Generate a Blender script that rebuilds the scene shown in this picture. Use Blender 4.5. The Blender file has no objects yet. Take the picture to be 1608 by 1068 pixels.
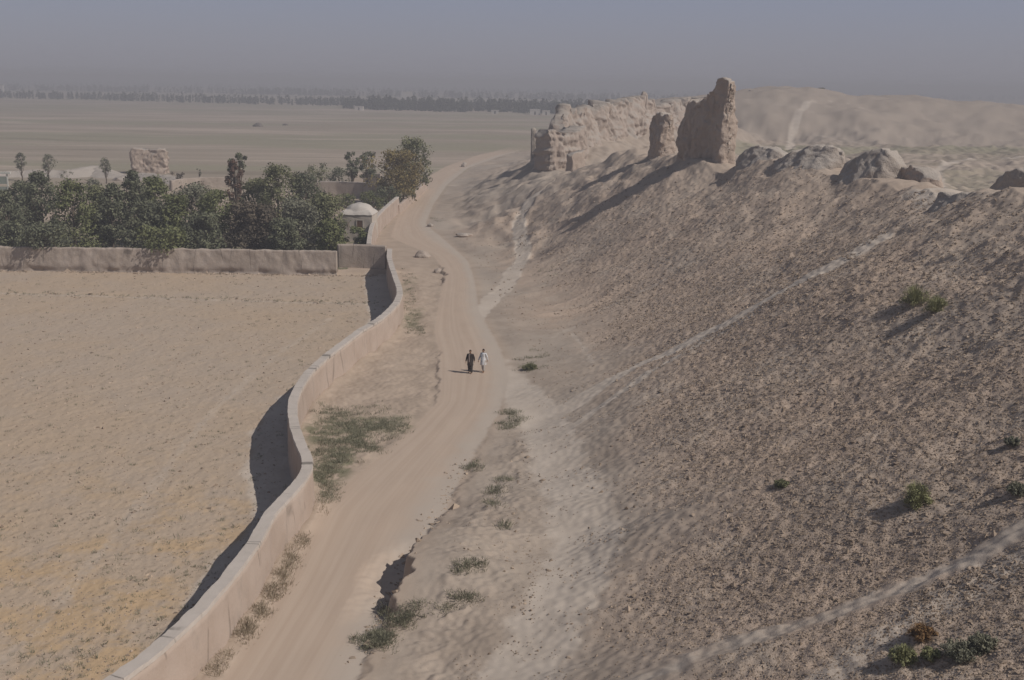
import bpy, math, random
import numpy as np
from mathutils import Matrix, Vector

# ------------------------------------------------------------------ camera, world, sun, exposure
sc = bpy.context.scene
COL = sc.collection
F, CX, CY = 1800.0, 804.0, 534.0            # focal length and centre in photo pixels
HC = 20.5                                    # eye height above the road
PITCH = math.atan(403 / 1800.0)
ROLL = 0.014
_fw = np.array([0, math.cos(PITCH), -math.sin(PITCH)])
_r0 = np.array([1.0, 0, 0]); _u0 = np.array([0, math.sin(PITCH), math.cos(PITCH)])
_rt = math.cos(ROLL) * _r0 + math.sin(ROLL) * _u0
_up = -math.sin(ROLL) * _r0 + math.cos(ROLL) * _u0
cam_d = bpy.data.cameras.new("camera"); cam = bpy.data.objects.new("camera", cam_d); COL.objects.link(cam)
cam_d.sensor_width = 36.0; cam_d.lens = 36.0 * F / 1608.0
cam_d.clip_start = 0.2; cam_d.clip_end = 30000
m = Matrix.Identity(4)
for i in range(3):
    m[i][0] = _rt[i]; m[i][1] = _up[i]; m[i][2] = -_fw[i]
m[2][3] = HC
cam.matrix_world = m
sc.camera = cam

SUN_EL = math.radians(45); SUN_AZ = math.radians(22)      # azimuth: behind the picture plane, from the right
sun_dir = Vector((math.cos(SUN_EL) * math.cos(SUN_AZ), -math.cos(SUN_EL) * math.sin(SUN_AZ), math.sin(SUN_EL)))
w = bpy.data.worlds.new("World"); sc.world = w; w.use_nodes = True
nt = w.node_tree; nt.nodes.clear()
sky = nt.nodes.new("ShaderNodeTexSky"); sky.sky_type = 'NISHITA'; sky.sun_disc = False
sky.sun_elevation = SUN_EL; sky.sun_rotation = math.atan2(sun_dir.x, sun_dir.y)
sky.dust_density = 3.0; sky.air_density = 1.0; sky.altitude = 300
mx = nt.nodes.new("ShaderNodeMix"); mx.data_type = 'RGBA'; mx.inputs[0].default_value = 0.86
# dust-laden air: greyish near the horizon, deeper blue and darker overhead
wtc = nt.nodes.new("ShaderNodeTexCoord"); wsp = nt.nodes.new("ShaderNodeSeparateXYZ"); nt.links.new(wtc.outputs["Generated"], wsp.inputs[0])
def wramp(a, b, c0, c1, prev=None):
    mr = nt.nodes.new("ShaderNodeMapRange"); mr.interpolation_type = 'SMOOTHSTEP'; mr.inputs[1].default_value = a; mr.inputs[2].default_value = b
    nt.links.new(wsp.outputs[2], mr.inputs[0]); k = nt.nodes.new("ShaderNodeMix"); k.data_type = 'RGBA'; nt.links.new(mr.outputs[0], k.inputs[0])
    if prev is None: k.inputs[6].default_value = c0
    else: nt.links.new(prev, k.inputs[6])
    k.inputs[7].default_value = c1; return k.outputs[2]
wc = wramp(0.0, 0.09, (2.80, 2.76, 3.20, 1), (2.42, 2.62, 3.55, 1))
wc = wramp(0.09, 0.45, None, (0.85, 1.02, 1.45, 1), wc)
nt.links.new(wc, mx.inputs[7])
bg = nt.nodes.new("ShaderNodeBackground"); bg.inputs[1].default_value = 0.10
ow = nt.nodes.new("ShaderNodeOutputWorld")
nt.links.new(sky.outputs[0], mx.inputs[6]); nt.links.new(mx.outputs[2], bg.inputs[0]); nt.links.new(bg.outputs[0], ow.inputs[0])
sd = bpy.data.lights.new("sun", 'SUN'); sun = bpy.data.objects.new("sun", sd); COL.objects.link(sun)
sd.energy = 3.2; sd.angle = math.radians(0.6); sd.color = (1.0, 0.945, 0.88)
sun.rotation_euler = sun_dir.to_track_quat('Z', 'Y').to_euler()
sun.location = (60, -20, 80)
sc.view_settings.view_transform = 'Standard'; sc.view_settings.look = 'None'
sc.view_settings.exposure = 0.0; sc.view_settings.gamma = 1.0
sc.cycles.max_bounces = 5; sc.cycles.volume_bounces = 0; sc.cycles.transparent_max_bounces = 8
sc.cycles.use_denoising = True

random.seed(7)
RNG = np.random.default_rng(11)

# ------------------------------------------------------------------ noise
def _hash(ix, iy, iz, seed):
    h = (ix * 374761393 + iy * 668265263 + iz * 2147483647 + seed * 974634777) & 0xFFFFFFFF
    h = ((h ^ (h >> 13)) * 1274126177) & 0xFFFFFFFF
    h = ((h ^ (h >> 16)) * 2246822519) & 0xFFFFFFFF
    return ((h ^ (h >> 15)) & 0xFFFFFF) / 8388607.5 - 1.0

def n2(x, y, seed=0):
    x = np.asarray(x, float); y = np.asarray(y, float)
    xi = np.floor(x).astype(np.int64); yi = np.floor(y).astype(np.int64)
    fx = x - xi; fy = y - yi
    u = fx * fx * fx * (fx * (fx * 6 - 15) + 10); v = fy * fy * fy * (fy * (fy * 6 - 15) + 10)
    def g(a, b, dx, dy):
        an = _hash(a, b, 0, seed) * math.pi
        return np.cos(an) * dx + np.sin(an) * dy
    a = g(xi, yi, fx, fy); b = g(xi + 1, yi, fx - 1, fy)
    c = g(xi, yi + 1, fx, fy - 1); d = g(xi + 1, yi + 1, fx - 1, fy - 1)
    return 1.45 * (a + u * (b - a) + v * ((c + u * (d - c)) - (a + u * (b - a))))

def n3(x, y, z, seed=0):                         # value noise
    xi = np.floor(x).astype(np.int64); yi = np.floor(y).astype(np.int64); zi = np.floor(z).astype(np.int64)
    fx = x - xi; fy = y - yi; fz = z - zi
    fx = fx * fx * (3 - 2 * fx); fy = fy * fy * (3 - 2 * fy); fz = fz * fz * (3 - 2 * fz)
    r = 0
    for i in (0, 1):
        for j in (0, 1):
            for k in (0, 1):
                wgt = (fx if i else 1 - fx) * (fy if j else 1 - fy) * (fz if k else 1 - fz)
                r = r + wgt * _hash(xi + i, yi + j, zi + k, seed)
    return r

def ss(a, b, x):
    t = np.clip((x - a) / (b - a), 0, 1)
    return t * t * (3 - 2 * t)

# ------------------------------------------------------------------ photo pixel -> place
def ray(px, py):
    px = np.asarray(px, float); py = np.asarray(py, float)
    return (_rt * ((px - CX) / F)[..., None] + _up * ((CY - py) / F)[..., None] + _fw)
def P(px, py, z=0.0):                            # where the sight line meets a level plane
    d = ray(px, py); t = (z - HC) / d[..., 2]
    r = d * t[..., None]; r[..., 2] = z
    return r
def PD(px, py, depth):                           # at a given depth (y)
    d = ray(px, py); t = depth / d[1]
    return np.array([d[0] * t, depth, HC + d[2] * t])

def curve_y(pts, z=0.0):                         # x as a function of depth from traced ground points
    q = P(np.array([p[0] for p in pts]), np.array([p[1] for p in pts]), z)
    o = np.argsort(q[:, 1]); return q[o, 1], q[o, 0]
def smooth1(y, x, n=400, k=5):
    yy = np.geomspace(y[0], y[-1], n); xx = np.interp(yy, y, x)
    ker = np.hanning(2 * k + 3)[1:-1]; ker /= ker.sum()
    return yy, np.convolve(np.pad(xx, k, mode='edge'), ker, 'valid')

RR = [(520, 1130), (560, 1068), (595, 1000), (622, 950), (645, 905), (690, 820), (738, 725), (785, 645), (800, 590), (782, 540), (752, 490), (745, 440),
      (735, 410), (702, 380), (668, 352), (680, 322), (702, 290), (735, 264), (790, 244), (850, 230)]
RL = [(285, 1130), (345, 1068), (400, 985), (450, 905), (500, 800), (560, 745), (640, 680), (688, 630), (690, 560), (682, 520), (690, 470), (700, 430),
      (680, 400), (640, 385), (612, 372), (625, 340), (650, 305), (672, 278), (700, 262), (755, 242), (810, 229)]
_ry, _rx = smooth1(*curve_y(RR), k=3); _ly, _lx = smooth1(*curve_y(RL), k=3)
road_r = lambda y: np.interp(y, np.concatenate([[0], _ry]), np.concatenate([[-9], _rx]))
road_l = lambda y: np.interp(y, np.concatenate([[0], _ly]), np.concatenate([[-22], _lx]))

# centre of the winding wall's top, traced at 2.15 m
WH = 2.15
WT = [(20, 1170), (100, 1118), (182, 1066), (239, 1024), (314, 956), (354, 910), (400, 850), (424, 806), (436, 792), (468, 758), (482, 738), (483, 720), (474, 702),
      (463, 672), (459, 647), (460, 628), (470, 606), (484, 584), (507, 563), (534, 542), (564, 520), (591, 504), (610, 489), (623, 474),
      (628, 462), (627, 452), (621, 436), (615, 418), (611, 404), (612, 390)]
_wq = P(np.array([p[0] for p in WT]), np.array([p[1] for p in WT]), WH)
_wy, _wx = smooth1(_wq[::1, 1], _wq[:, 0], n=500, k=5)
wall_x = lambda y: np.interp(y, _wy, _wx)

# rampart ridge: (photo px, py, depth) -> x, z
RG = [(1608, 292, 70), (1500, 316, 80), (1440, 302, 95), (1330, 276, 106), (1240, 252, 115), (1150, 248, 124), (1100, 254, 130),
      (1040, 247, 146), (985, 242, 164), (900, 272, 181), (872, 286, 189), (872, 268, 196), (884, 238, 206), (925, 222, 222), (990, 205, 252), (1050, 198, 285), (1110, 190, 330)]
_g = np.array([PD(*r) for r in RG])
_gy = np.concatenate([[0, 30, 50], _g[:, 1], [400, 9000]])
_gx = np.concatenate([[38, 35, 33], _g[:, 0], [62, 400]])
_gz = np.concatenate([[19, 17, 15], _g[:, 2], [7, 0]])
_gyy, _gxx = smooth1(_gy + 1, _gx, 900, 4); _, _gzz = smooth1(_gy + 1, _gz, 900, 4); _gyy = _gyy - 1
ridge_x = lambda y: np.interp(y, _gyy, _gxx)
ridge_z = lambda y: np.interp(y, _gyy, _gzz)
toe_x = lambda y: np.interp(y, np.concatenate([[0], _ry, [420, 9000]]), np.concatenate([[-9], _rx, [40, 350]]))

# far mound crest: z by photo px at 420 m
FM = [(930, 175), (1000, 164), (1060, 157), (1150, 143), (1200, 139), (1270, 138), (1330, 147), (1450, 156), (1608, 168), (1800, 180)]
_fm = np.array([PD(a, b, 420) for a, b in FM])
def mound(x, y):
    az = x / np.maximum(y, 1.0)
    cz = np.interp(az, _fm[:, 0] / 420, _fm[:, 2])
    cz = cz * ss(0.062, 0.11, az)
    r = y + 14 * n2(x / 60, y / 60, 31) + 8 * n2(x / 22, y / 25, 32)
    up = ss(285, 420, r) ** 0.9 * (1 - ss(430, 640, r))
    return cz * up

by = lambda px, py: float(P(px, py)[1])
SC_Y = [by(0 + 640, 1068), by(620, 1000), by(635, 950), by(650, 920), by(680, 870), by(705, 845), by(735, 800), by(760, 720), by(800, 640)]
SC_H = [0.12, 0.20, 0.9, 1.25, 1.15, 0.3, 0.12, 0.07, 0.0]
BK_Y = [by(690, 640), by(690, 622), by(688, 560), by(688, 548)]
BK2_Y = [by(690, 450), by(690, 440), by(690, 422), by(690, 415)]
GWY0 = float(P(300, 391, 2.2)[1])               # depth of the garden wall
_gw = P(np.array([-90, 150, 330, 529, 606]), np.array([386, 389, 391, 394, 394.0]), 2.15)
gwy = lambda x: np.interp(x, _gw[:, 0], _gw[:, 1])

def H(x, y, fine=True):
    x = np.asarray(x, float); y = np.asarray(y, float)
    tx = toe_x(y); rx = ridge_x(y); rz = ridge_z(y)
    s = x - tx + 0.55 * n2(y / 2.6, x * 0 + 3.3, 1) + 0.22 * n2(y / 0.9, x / 2.0, 2) + 0.14 * n2(y / 0.35, x / 0.4, 3)
    wdt = np.maximum(rx - tx, 5)
    u = np.clip(s / wdt, 0, 1.0)
    k = 1 - ss(330, 400, y)
    ka = 0.17 + 0.10 * ss(70, 105, y) * (1 - ss(165, 200, y)); gk = lambda t: 0.5 * (t - ka + np.sqrt((t - ka) ** 2 + 0.0144))
    z = rz * (gk(u) - gk(0.0)) / (gk(1.0) - gk(0.0)) * k
    inner = 5.0 * (1 - ss(640, 900, y)) * ss(90, 130, y) + rz * 0.35 * (1 - ss(90, 130, y))
    v = ss(0, 20, x - rx - 1.0)
    z = np.where(x > rx, rz * k + (inner - rz * k) * v, z)
    z = np.maximum(z, mound(x, y))
    sl = ss(0, 3.0, s) * (1 - ss(350, 420, y))             # 1 on the rampart
    up = ss(0.25, 0.8, u) * sl
    # toe scarp cut by water
    sch = np.interp(y, SC_Y, SC_H)
    z = z + sch * ss(-0.1, 0.38, s) * (1 - ss(1.2, 7, s)) 
    z = z - 0.45 * np.clip(sch - 0.35, 0, 1) * ss(-2.2, -0.5, s) * (1 - ss(0.0, 0.22, s))
    # sunken verge beside the road
    rl = road_l(y) + 0.45 * n2(y / 2.2, x * 0, 5) + 0.14 * n2(y / 0.7, x / 0.5, 6)
    q = rl - x
    bk = np.interp(y, BK_Y, [0, 1, 1, 0]) * (0.11 + 0.08 * n2(y / 1.5, x * 0, 33)) + np.interp(y, BK2_Y, [0, 1, 1, 0]) * 0.28
    z = z - bk * ss(0.0, 0.16, q) * (1 - ss(0.4, 4.5, q))
    z = z - 1.7 * np.exp(-((x - 21.0) / 4.5) ** 2 - ((y - 124.0) / 5.0) ** 2)      # hollow at the tower's foot
    # camera mound
    r0 = np.hypot(x, y)
    z = np.maximum(z, np.where(r0 < 16, 18.9 - np.maximum(r0 - 1.5, 0) * 1.35, -50))
    verge = ss(0, 0.8, q) * ss(0, 0.6, x - wall_x(y)) * (1 - ss(-0.1, 0.35, y - gwy(x)))
    if True:
        z = z - 0.5 * (x < wall_x(y)) * (1 - ss(-0.1, 0.35, y - gwy(x))) * (1 - sl) * (0.0 if fine else 1.0)
        z = z + sl * (0.55 * n2(x / 11, y / 8, 7) + 0.25 * up * n2(x / 5.5, y / 3.6, 8))
        z = z + up * 0.5 * (0.5 - np.abs(n2(x / 14 + 0.2 * y / 9, y / 4.2, 9)))
    if fine:
        nr = 1 - ss(120, 420, y)
        toe = sl * (1 - ss(2, 9, s)) * (1 - ss(62, 85, y))
        z = z + toe * (0.12 * n2(x / 1.3, y / 1.0, 23) + (1 - ss(2, 5, s)) * 0.18 * np.maximum(n2(x / 0.7, y / 0.5, 24) - 0.1, 0) + 0.05 * n2(x / 0.3, y / 0.25, 25))
        z = z + nr * sl * (0.04 + 0.20 * ss(0.45, 0.95, u)) * n2(x / 2.3, y / 1.8, 10)
        z = z + nr * sl * (0.010 + 0.075 * ss(0.5, 0.95, u)) * n2(x / 0.95, y / 0.8, 11)
        z = z + nr * sl * (0.003 + 0.012 * ss(0.35, 0.55, u)) * (1 - 0.6 * ss(60, 100, y)) * n2(x / 0.36, y / 0.34, 12)
        spur = sl * ss(118, 150, y) * (1 - ss(320, 360, y)) * ss(0.06, 0.3, u)
        z = z + spur * (0.9 * n2(x / 7, y / 11, 34) + 0.7 * (0.4 - np.abs(n2(x / 5, y / 6, 35))) + 0.3 * n2(x / 1.8, y / 2.6, 36))
        gul = sl * ss(0.05, 0.2, u) * (1 - ss(0.35, 0.6, u)) * ss(70, 90, y)
        z = z + gul * 0.22 * (0.4 - np.abs(n2(x / 6 + y / 20, y / 3.0, 37)) * 1.4)
        z = z + nr * up * 0.16 * np.maximum(n2(x / 1.6 + 7, y / 1.3, 13) - 0.25, 0) * 2
        flat = (1 - sl)
        z = z + flat * verge * (0.16 * n2(x / 2.6, y / 2.6, 14) + 0.045 * n2(x / 0.7, y / 0.7, 15) + 0.04 * n2(x / 0.3, y / 0.3, 26))
        z = z + flat * 0.28 * np.exp(-((x - wall_x(y) - 0.35) / 0.55) ** 2) * (y < 126) * (0.7 + 0.6 * n2(y / 2.0, x * 0, 38)) * (x > wall_x(y) - 0.2)
        fld = flat * (x < wall_x(y)) * (1 - ss(-0.1, 0.35, y - gwy(x)))
        z = z - 0.5 * (x < wall_x(y)) * (1 - ss(-0.1, 0.35, y - gwy(x))) * flat + fld * (0.05 * n2(x / 3, y / 3, 16) + 0.030 * n2(x / 0.55, y / 0.6, 17) + 0.02 * n2(x / 0.25, y / 0.3, 18))
        z = z + flat * 0.03 * n2(x / 1.6, y / 2.6, 19)
        fp = ss(200, 500, y)
        mo_ = ss(1.0, 7.0, mound(x, y))
        z = z + mo_ * (1.5 * n2(x / 28, y / 26, 27) + 0.7 * n2(x / 10, y / 11, 28) + 0.35 * n2(x / 4.5, y / 5, 29))
        z = z + flat * fp * 0.5 * n2(x / 40, y / 40, 20)
    return z

_T = np.geomspace(14, 1000, 500)
def hit(px, py, fine=True):                     # where the sight lines meet the ground
    px = np.atleast_1d(np.asarray(px, float)); py = np.atleast_1d(np.asarray(py, float))
    d = ray(px, py); d = d / np.linalg.norm(d, axis=1)[:, None]
    out = np.zeros((len(px), 3))
    for a in range(0, len(px), 800):
        D = d[a:a + 800]
        X = D[:, 0:1] * _T; Y = D[:, 1:2] * _T; Z = HC + D[:, 2:3] * _T
        g = H(X, Y, False)
        below = Z < g; i = np.argmax(below, axis=1); i = np.where(below.any(1), i, len(_T) - 1); i = np.maximum(i, 1)
        r = np.arange(len(D)); d1 = (Z - g)[r, i]; d0 = (Z - g)[r, i - 1]
        f = np.clip(d0 / np.maximum(d0 - d1, 1e-6), 0, 1); t = _T[i - 1] + f * (_T[i] - _T[i - 1])
        out[a:a + 800] = np.stack([D[:, 0] * t, D[:, 1] * t, D[:, 2] * t + HC], 1)
    out[:, 2] = H(out[:, 0], out[:, 1], fine)
    return out

def seg_dist(x, y, poly):                        # distance in plan to a polyline
    best = np.full(x.shape, 1e9)
    for (a, b) in zip(poly[:-1], poly[1:]):
        dx, dy = b[0] - a[0], b[1] - a[1]; L = dx * dx + dy * dy + 1e-9
        t = np.clip(((x - a[0]) * dx + (y - a[1]) * dy) / L, 0, 1)
        best = np.minimum(best, np.hypot(x - a[0] - t * dx, y - a[1] - t * dy))
    return best
def on_ground(pts): return hit([p[0] for p in pts], [p[1] for p in pts], False)[:, :2]

# ------------------------------------------------------------------ node helpers
class N:
    def __init__(s, name, rough=0.95, spec=0.08):
        s.m = bpy.data.materials.new(name); s.m.use_nodes = True
        s.t = s.m.node_tree; s.n = s.t.nodes; s.l = s.t.links
        s.b = s.n["Principled BSDF"]; s.b.inputs["Roughness"].default_value = rough
        s.b.inputs["Specular IOR Level"].default_value = spec
        s.tc = s.n.new("ShaderNodeTexCoord"); s.sat = 1.0; s.gain = 1.0
    def set(s, sock, v):
        if isinstance(v, (int, float)): sock.default_value = v
        elif isinstance(v, tuple):
            if len(v) == 3 and len(sock.default_value) == 4:
                g = 0.3 * v[0] + 0.59 * v[1] + 0.11 * v[2]; v = tuple((g + (q - g) * s.sat) * s.gain for q in v)
            sock.default_value = (v + (1.0,) if len(v) == 3 and len(sock.default_value) == 4 else v)
        else: s.l.new(v, sock)
    def coord(s, scale=(1, 1, 1), which="Object"):
        mp = s.n.new("ShaderNodeMapping"); mp.inputs["Scale"].default_value = scale
        s.l.new(s.tc.outputs[which], mp.inputs[0]); return mp.outputs[0]
    def noise(s, scale, detail=4, rough=0.55, vec=None, dist=0.0):
        t = s.n.new("ShaderNodeTexNoise"); t.inputs["Scale"].default_value = scale
        t.inputs["Detail"].default_value = detail; t.inputs["Roughness"].default_value = rough
        t.inputs["Distortion"].default_value = dist
        s.l.new(vec if vec is not None else s.tc.outputs["Object"], t.inputs["Vector"]); return t.outputs[0]
    def vor(s, scale, vec=None, feat='F1'):
        t = s.n.new("ShaderNodeTexVoronoi"); t.feature = feat; t.inputs["Scale"].default_value = scale
        s.l.new(vec if vec is not None else s.tc.outputs["Object"], t.inputs["Vector"]); return t.outputs[0]
    def ramp(s, f, a, b, lo=0.0, hi=1.0):
        t = s.n.new("ShaderNodeMapRange"); t.interpolation_type = 'SMOOTHSTEP'
        s.set(t.inputs[0], f); s.set(t.inputs[1], a); s.set(t.inputs[2], b); t.inputs[3].default_value = lo; t.inputs[4].default_value = hi
        return t.outputs[0]
    def math(s, op, a, b=0.0):
        t = s.n.new("ShaderNodeMath"); t.operation = op; s.set(t.inputs[0], a); s.set(t.inputs[1], b); return t.outputs[0]
    def mix(s, f, a, b, mode='MIX'):
        t = s.n.new("ShaderNodeMix"); t.data_type = 'RGBA'; t.blend_type = mode
        s.set(t.inputs[0], f); s.set(t.inputs[6], a); s.set(t.inputs[7], b); return t.outputs[2]
    def attr(s, name):
        t = s.n.new("ShaderNodeAttribute"); t.attribute_name = name; return t.outputs["Fac"]
    def objrand(s):
        t = s.n.new("ShaderNodeObjectInfo"); return t.outputs["Random"]
    def bump(s, h, strength, dist):
        t = s.n.new("ShaderNodeBump"); s.set(t.inputs["Strength"], strength); t.inputs["Distance"].default_value = dist
        s.l.new(h, t.inputs["Height"]); s.l.new(t.outputs[0], s.b.inputs["Normal"])
    def color(s, c): s.set(s.b.inputs["Base Color"], c)

# ------------------------------------------------------------------ earth material
def earth_material():
    e = N("earth"); e.sat = 0.86; e.gain = 1.13
    big = e.noise(0.055, 4, 0.6); mid = e.noise(0.5, 5, 0.6); fin = e.noise(4.5, 4, 0.65)
    grit = e.noise(13.0, 3, 0.7)
    base = e.mix(e.ramp(mid, 0.35, 0.65), (0.335, 0.255, 0.190), (0.385, 0.295, 0.222))
    # field stubble: yellow straw and brown clods
    field = e.mix(e.ramp(big, 0.4, 0.62), (0.380, 0.295, 0.220), (0.395, 0.295, 0.205))
    field = e.mix(e.math('MULTIPLY', e.attr("straw"), e.ramp(e.noise(0.35, 5, 0.7), 0.42, 0.62)), field, (0.43, 0.295, 0.165))
    field = e.mix(e.ramp(fin, 0.60, 0.78, 0, 0.55), field, (0.20, 0.145, 0.10))
    field = e.mix(e.ramp(e.noise(2.2, 3, 0.6), 0.68, 0.76, 0, 0.75), field, (0.16, 0.13, 0.085))
    c = e.mix(e.attr("field"), base, field)
    # far plain: long pale and olive streaks
    st1 = e.noise(1.0, 4, 0.6, e.coord((0.006, 0.034, 0.05)))
    st2 = e.noise(1.0, 4, 0.65, e.coord((0.011, 0.075, 0.05)))
    st3 = e.noise(1.0, 3, 0.6, e.coord((0.0035, 0.017, 0.05)))
    pl = e.mix(e.ramp(st1, 0.40, 0.60), (0.275, 0.222, 0.166), (0.375, 0.297, 0.232))
    pl = e.mix(e.ramp(st3, 0.46, 0.56, 0, 0.85), pl, (0.240, 0.215, 0.142))
    pl = e.mix(e.ramp(st2, 0.58, 0.70, 0, 0.8), pl, (0.46, 0.37, 0.29))
    pl = e.mix(e.ramp(st2, 0.42, 0.32, 0, 0.6), pl, (0.175, 0.145, 0.10))
    c = e.mix(e.attr("plain"), c, pl)
    # rampart: grey-brown soil littered with sherds and clods
    soil = e.mix(e.ramp(mid, 0.35, 0.65), (0.305, 0.240, 0.186), (0.355, 0.283, 0.222))
    soil = e.mix(e.ramp(big, 0.45, 0.6, 0, 0.8), soil, (0.345, 0.284, 0.228))
    soil = e.mix(e.ramp(grit, 0.58, 0.70, 0, 0.45), soil, (0.19, 0.15, 0.118))
    soil = e.mix(e.math('MULTIPLY', e.attr('mound'), 0.75), soil, (0.300, 0.243, 0.196))
    c = e.mix(e.attr("slope"), c, soil)
    rub = e.mix(e.ramp(mid, 0.3, 0.7), (0.385, 0.282, 0.206), (0.445, 0.330, 0.245))
    rub = e.mix(e.ramp(e.noise(10.0, 3, 0.7), 0.53, 0.66, 0, 0.50), rub, (0.235, 0.180, 0.137))
    rub = e.mix(e.ramp(grit, 0.60, 0.70, 0, 0.85), rub, (0.47, 0.38, 0.295))
    rub = e.mix(e.ramp(e.noise(0.22, 4, 0.7), 0.50, 0.66, 0, 0.6), rub, (0.40, 0.325, 0.255))     # bare washed patches
    c = e.mix(e.math('MULTIPLY', e.attr("rubble"), 0.90), c, rub)
    # trodden pale dust
    dust = e.mix(e.ramp(mid, 0.3, 0.7), (0.415, 0.343, 0.276), (0.472, 0.396, 0.323))
    pw = e.ramp(e.math('ADD', e.attr("path"), e.math('MULTIPLY', e.math('SUBTRACT', fin, 0.5), 0.55)), 0.2, 0.8)
    c = e.mix(pw, c, dust)
    # cart road: pinkish dust with fine tyre lines along it
    lat = e.attr("lat"); lon = e.attr("lon")
    cb = e.n.new("ShaderNodeCombineXYZ"); e.set(cb.inputs[0], e.math('MULTIPLY', lat, 13.0)); e.set(cb.inputs[1], e.math('MULTIPLY', lon, 0.035))
    ln = e.noise(1.0, 5, 0.65, cb.outputs[0], 0.3)
    rd = e.mix(e.ramp(ln, 0.35, 0.65), (0.398, 0.298, 0.222), (0.430, 0.330, 0.250))
    rd = e.mix(e.ramp(e.math('ADD', lat, e.math('MULTIPLY', e.math('SUBTRACT', mid, 0.5), 0.35)), 0.62, 0.92, 0, 0.85), rd, (0.405, 0.338, 0.275))
    rw = e.ramp(e.math('ADD', e.attr("road"), e.math('MULTIPLY', e.math('SUBTRACT', e.noise(1.6, 4, 0.7), 0.5), 0.9)), 0.3, 0.7)
    c = e.mix(rw, c, rd)
    # thin green ground cover
    gw = e.math('MULTIPLY', e.attr("green"), e.ramp(e.noise(0.9, 5, 0.7), 0.38, 0.55))
    c = e.mix(gw, c, (0.115, 0.118, 0.062))
    e.color(c)
    hgt = e.math('ADD', e.math('MULTIPLY', fin, 0.7), e.math('MULTIPLY', grit, 0.3))
    strg = e.math('ADD', 0.03, e.math('MULTIPLY', e.math('MAXIMUM', e.attr("rubble"), e.math('MULTIPLY', e.attr("field"), 0.5)), 0.75))
    e.bump(hgt, strg, 0.11)
    return e.m
EARTH = earth_material()

# ------------------------------------------------------------------ terrain: one height field, cut into named sheets
rows = np.concatenate([np.geomspace(1.0, 24, 50, endpoint=False), np.geomspace(24, 130, 860, endpoint=False),
                       np.geomspace(130, 340, 330, endpoint=False), np.geomspace(340, 9500, 190)])
azs = np.concatenate([np.linspace(-52, -27.5, 36, endpoint=False), np.linspace(-27.5, 27.5, 900, endpoint=False), np.linspace(27.5, 62, 46)])
A, R = np.meshgrid(np.radians(azs), rows)
X = R * np.sin(A); Y = R * np.cos(A)
Z = H(X, Y)
nr_, nc_ = X.shape

tx = toe_x(Y); rx = ridge_x(Y); s_ = X - tx; u_ = np.clip(s_ / np.maximum(rx - tx, 5), 0, 1)
slope = ss(-0.2, 1.2, s_) * (1 - ss(330, 420, Y)); slope = slope * (1 - ss(6, 16, X - rx) * ss(90, 120, Y)); slope = np.maximum(slope, ss(2, 6, mound(X, Y)))
rlx = road_l(Y); rrx = road_r(Y); wd = np.maximum(rrx - rlx, 0.5)
latv = np.clip((X - rlx) / wd, -1, 2)
edge = np.minimum(X - rlx, rrx - X)
road = ss(-0.55, 0.55, edge) * (1 - ss(300, 420, Y))
field = ((X < wall_x(Y)) & (Y < gwy(X))).astype(float)
plain = np.maximum(ss(GWY0 + 60, GWY0 + 130, Y), (X > rx + 4) * (Y > 90)) * (1 - slope) * (1 - road)
rubble = slope * ss(0.16, 0.36, u_ + 0.10 * n2(X / 7, Y / 7, 40) + 0.14 * ss(75, 105, Y)) * (1 - 0.45 * ss(0.6, 0.95, u_ + 0.2 * n2(X / 9, Y / 9, 41))) * (1 - ss(150, 185, Y)) \
    * (0.55 + 0.45 * ss(-0.7, 0.2, n2(X / 6, Y / 9, 42))) * (1 - 0.25 * ss(95, 150, Y))
straw = field * (0.12 + 1.0 * (1 - ss(42, 68, Y)) * ss(-0.5, 0.3, n2(X / 7, Y / 7, 45) + 0.1))
path = np.zeros_like(X)
def add_path(pts, half, amt=1.0, soft=0.6, wob=0.3, z=None):
    global path
    g = on_ground(pts) if z is None else P(np.array([p[0] for p in pts]), np.array([p[1] for p in pts]), z)[:, :2]
    d = seg_dist(X, Y, g) + wob * n2(X / 1.1, Y / 1.1, 50) + 0.5 * wob * n2(X / 4, Y / 4, 51)
    path = np.maximum(path, amt * (1 - ss(half * (1 - soft), half * (1 + soft), d)))
    return d
foot_d = [add_path([(868, 655), (935, 612), (1010, 572), (1100, 528), (1200, 474), (1312, 414), (1380, 375)], 0.75, 1.5, 0.45, 0.22),
          add_path([(880, 680), (950, 632), (1030, 578), (1110, 535), (1190, 488)], 0.36, 1.2, 0.6, 0.15),
          add_path([(738, 505), (765, 478), (800, 440), (822, 400), (815, 350), (832, 312), (880, 285)], 0.85, 1.4, 0.5, 0.25),
          add_path([(1010, 1068), (1150, 1010), (1300, 968), (1420, 925), (1520, 878), (1640, 815)], 0.6, 0.55, 0.8, 0.5)]
add_path([(760, 560), (850, 660), (868, 700), (905, 780), (925, 850), (890, 930), (850, 1000), (820, 1068)], 1.35, 1.15, 0.85, 0.4)
add_path([(1290, 1068), (1370, 1005), (1480, 950), (1608, 880)], 0.8, 0.6)
add_path([(870, 530), (920, 500), (980, 470), (1060, 430)], 0.3, 0.45)
add_path([(900, 525), (915, 545), (930, 570)], 0.25, 0.5)
add_path([(1440, 300), (1478, 318), (1500, 300), (1470, 268), (1500, 255), (1608, 250)], 1.2, 0.8, 0.7, 0.5)
add_path([(1272, 155), (1252, 185), (1243, 215), (1240, 235)], 1.3, 0.75, 0.6, 0.6)
add_path([(1272, 155), (1320, 160), (1360, 172)], 0.9, 0.55, 0.6, 0.6)
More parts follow.
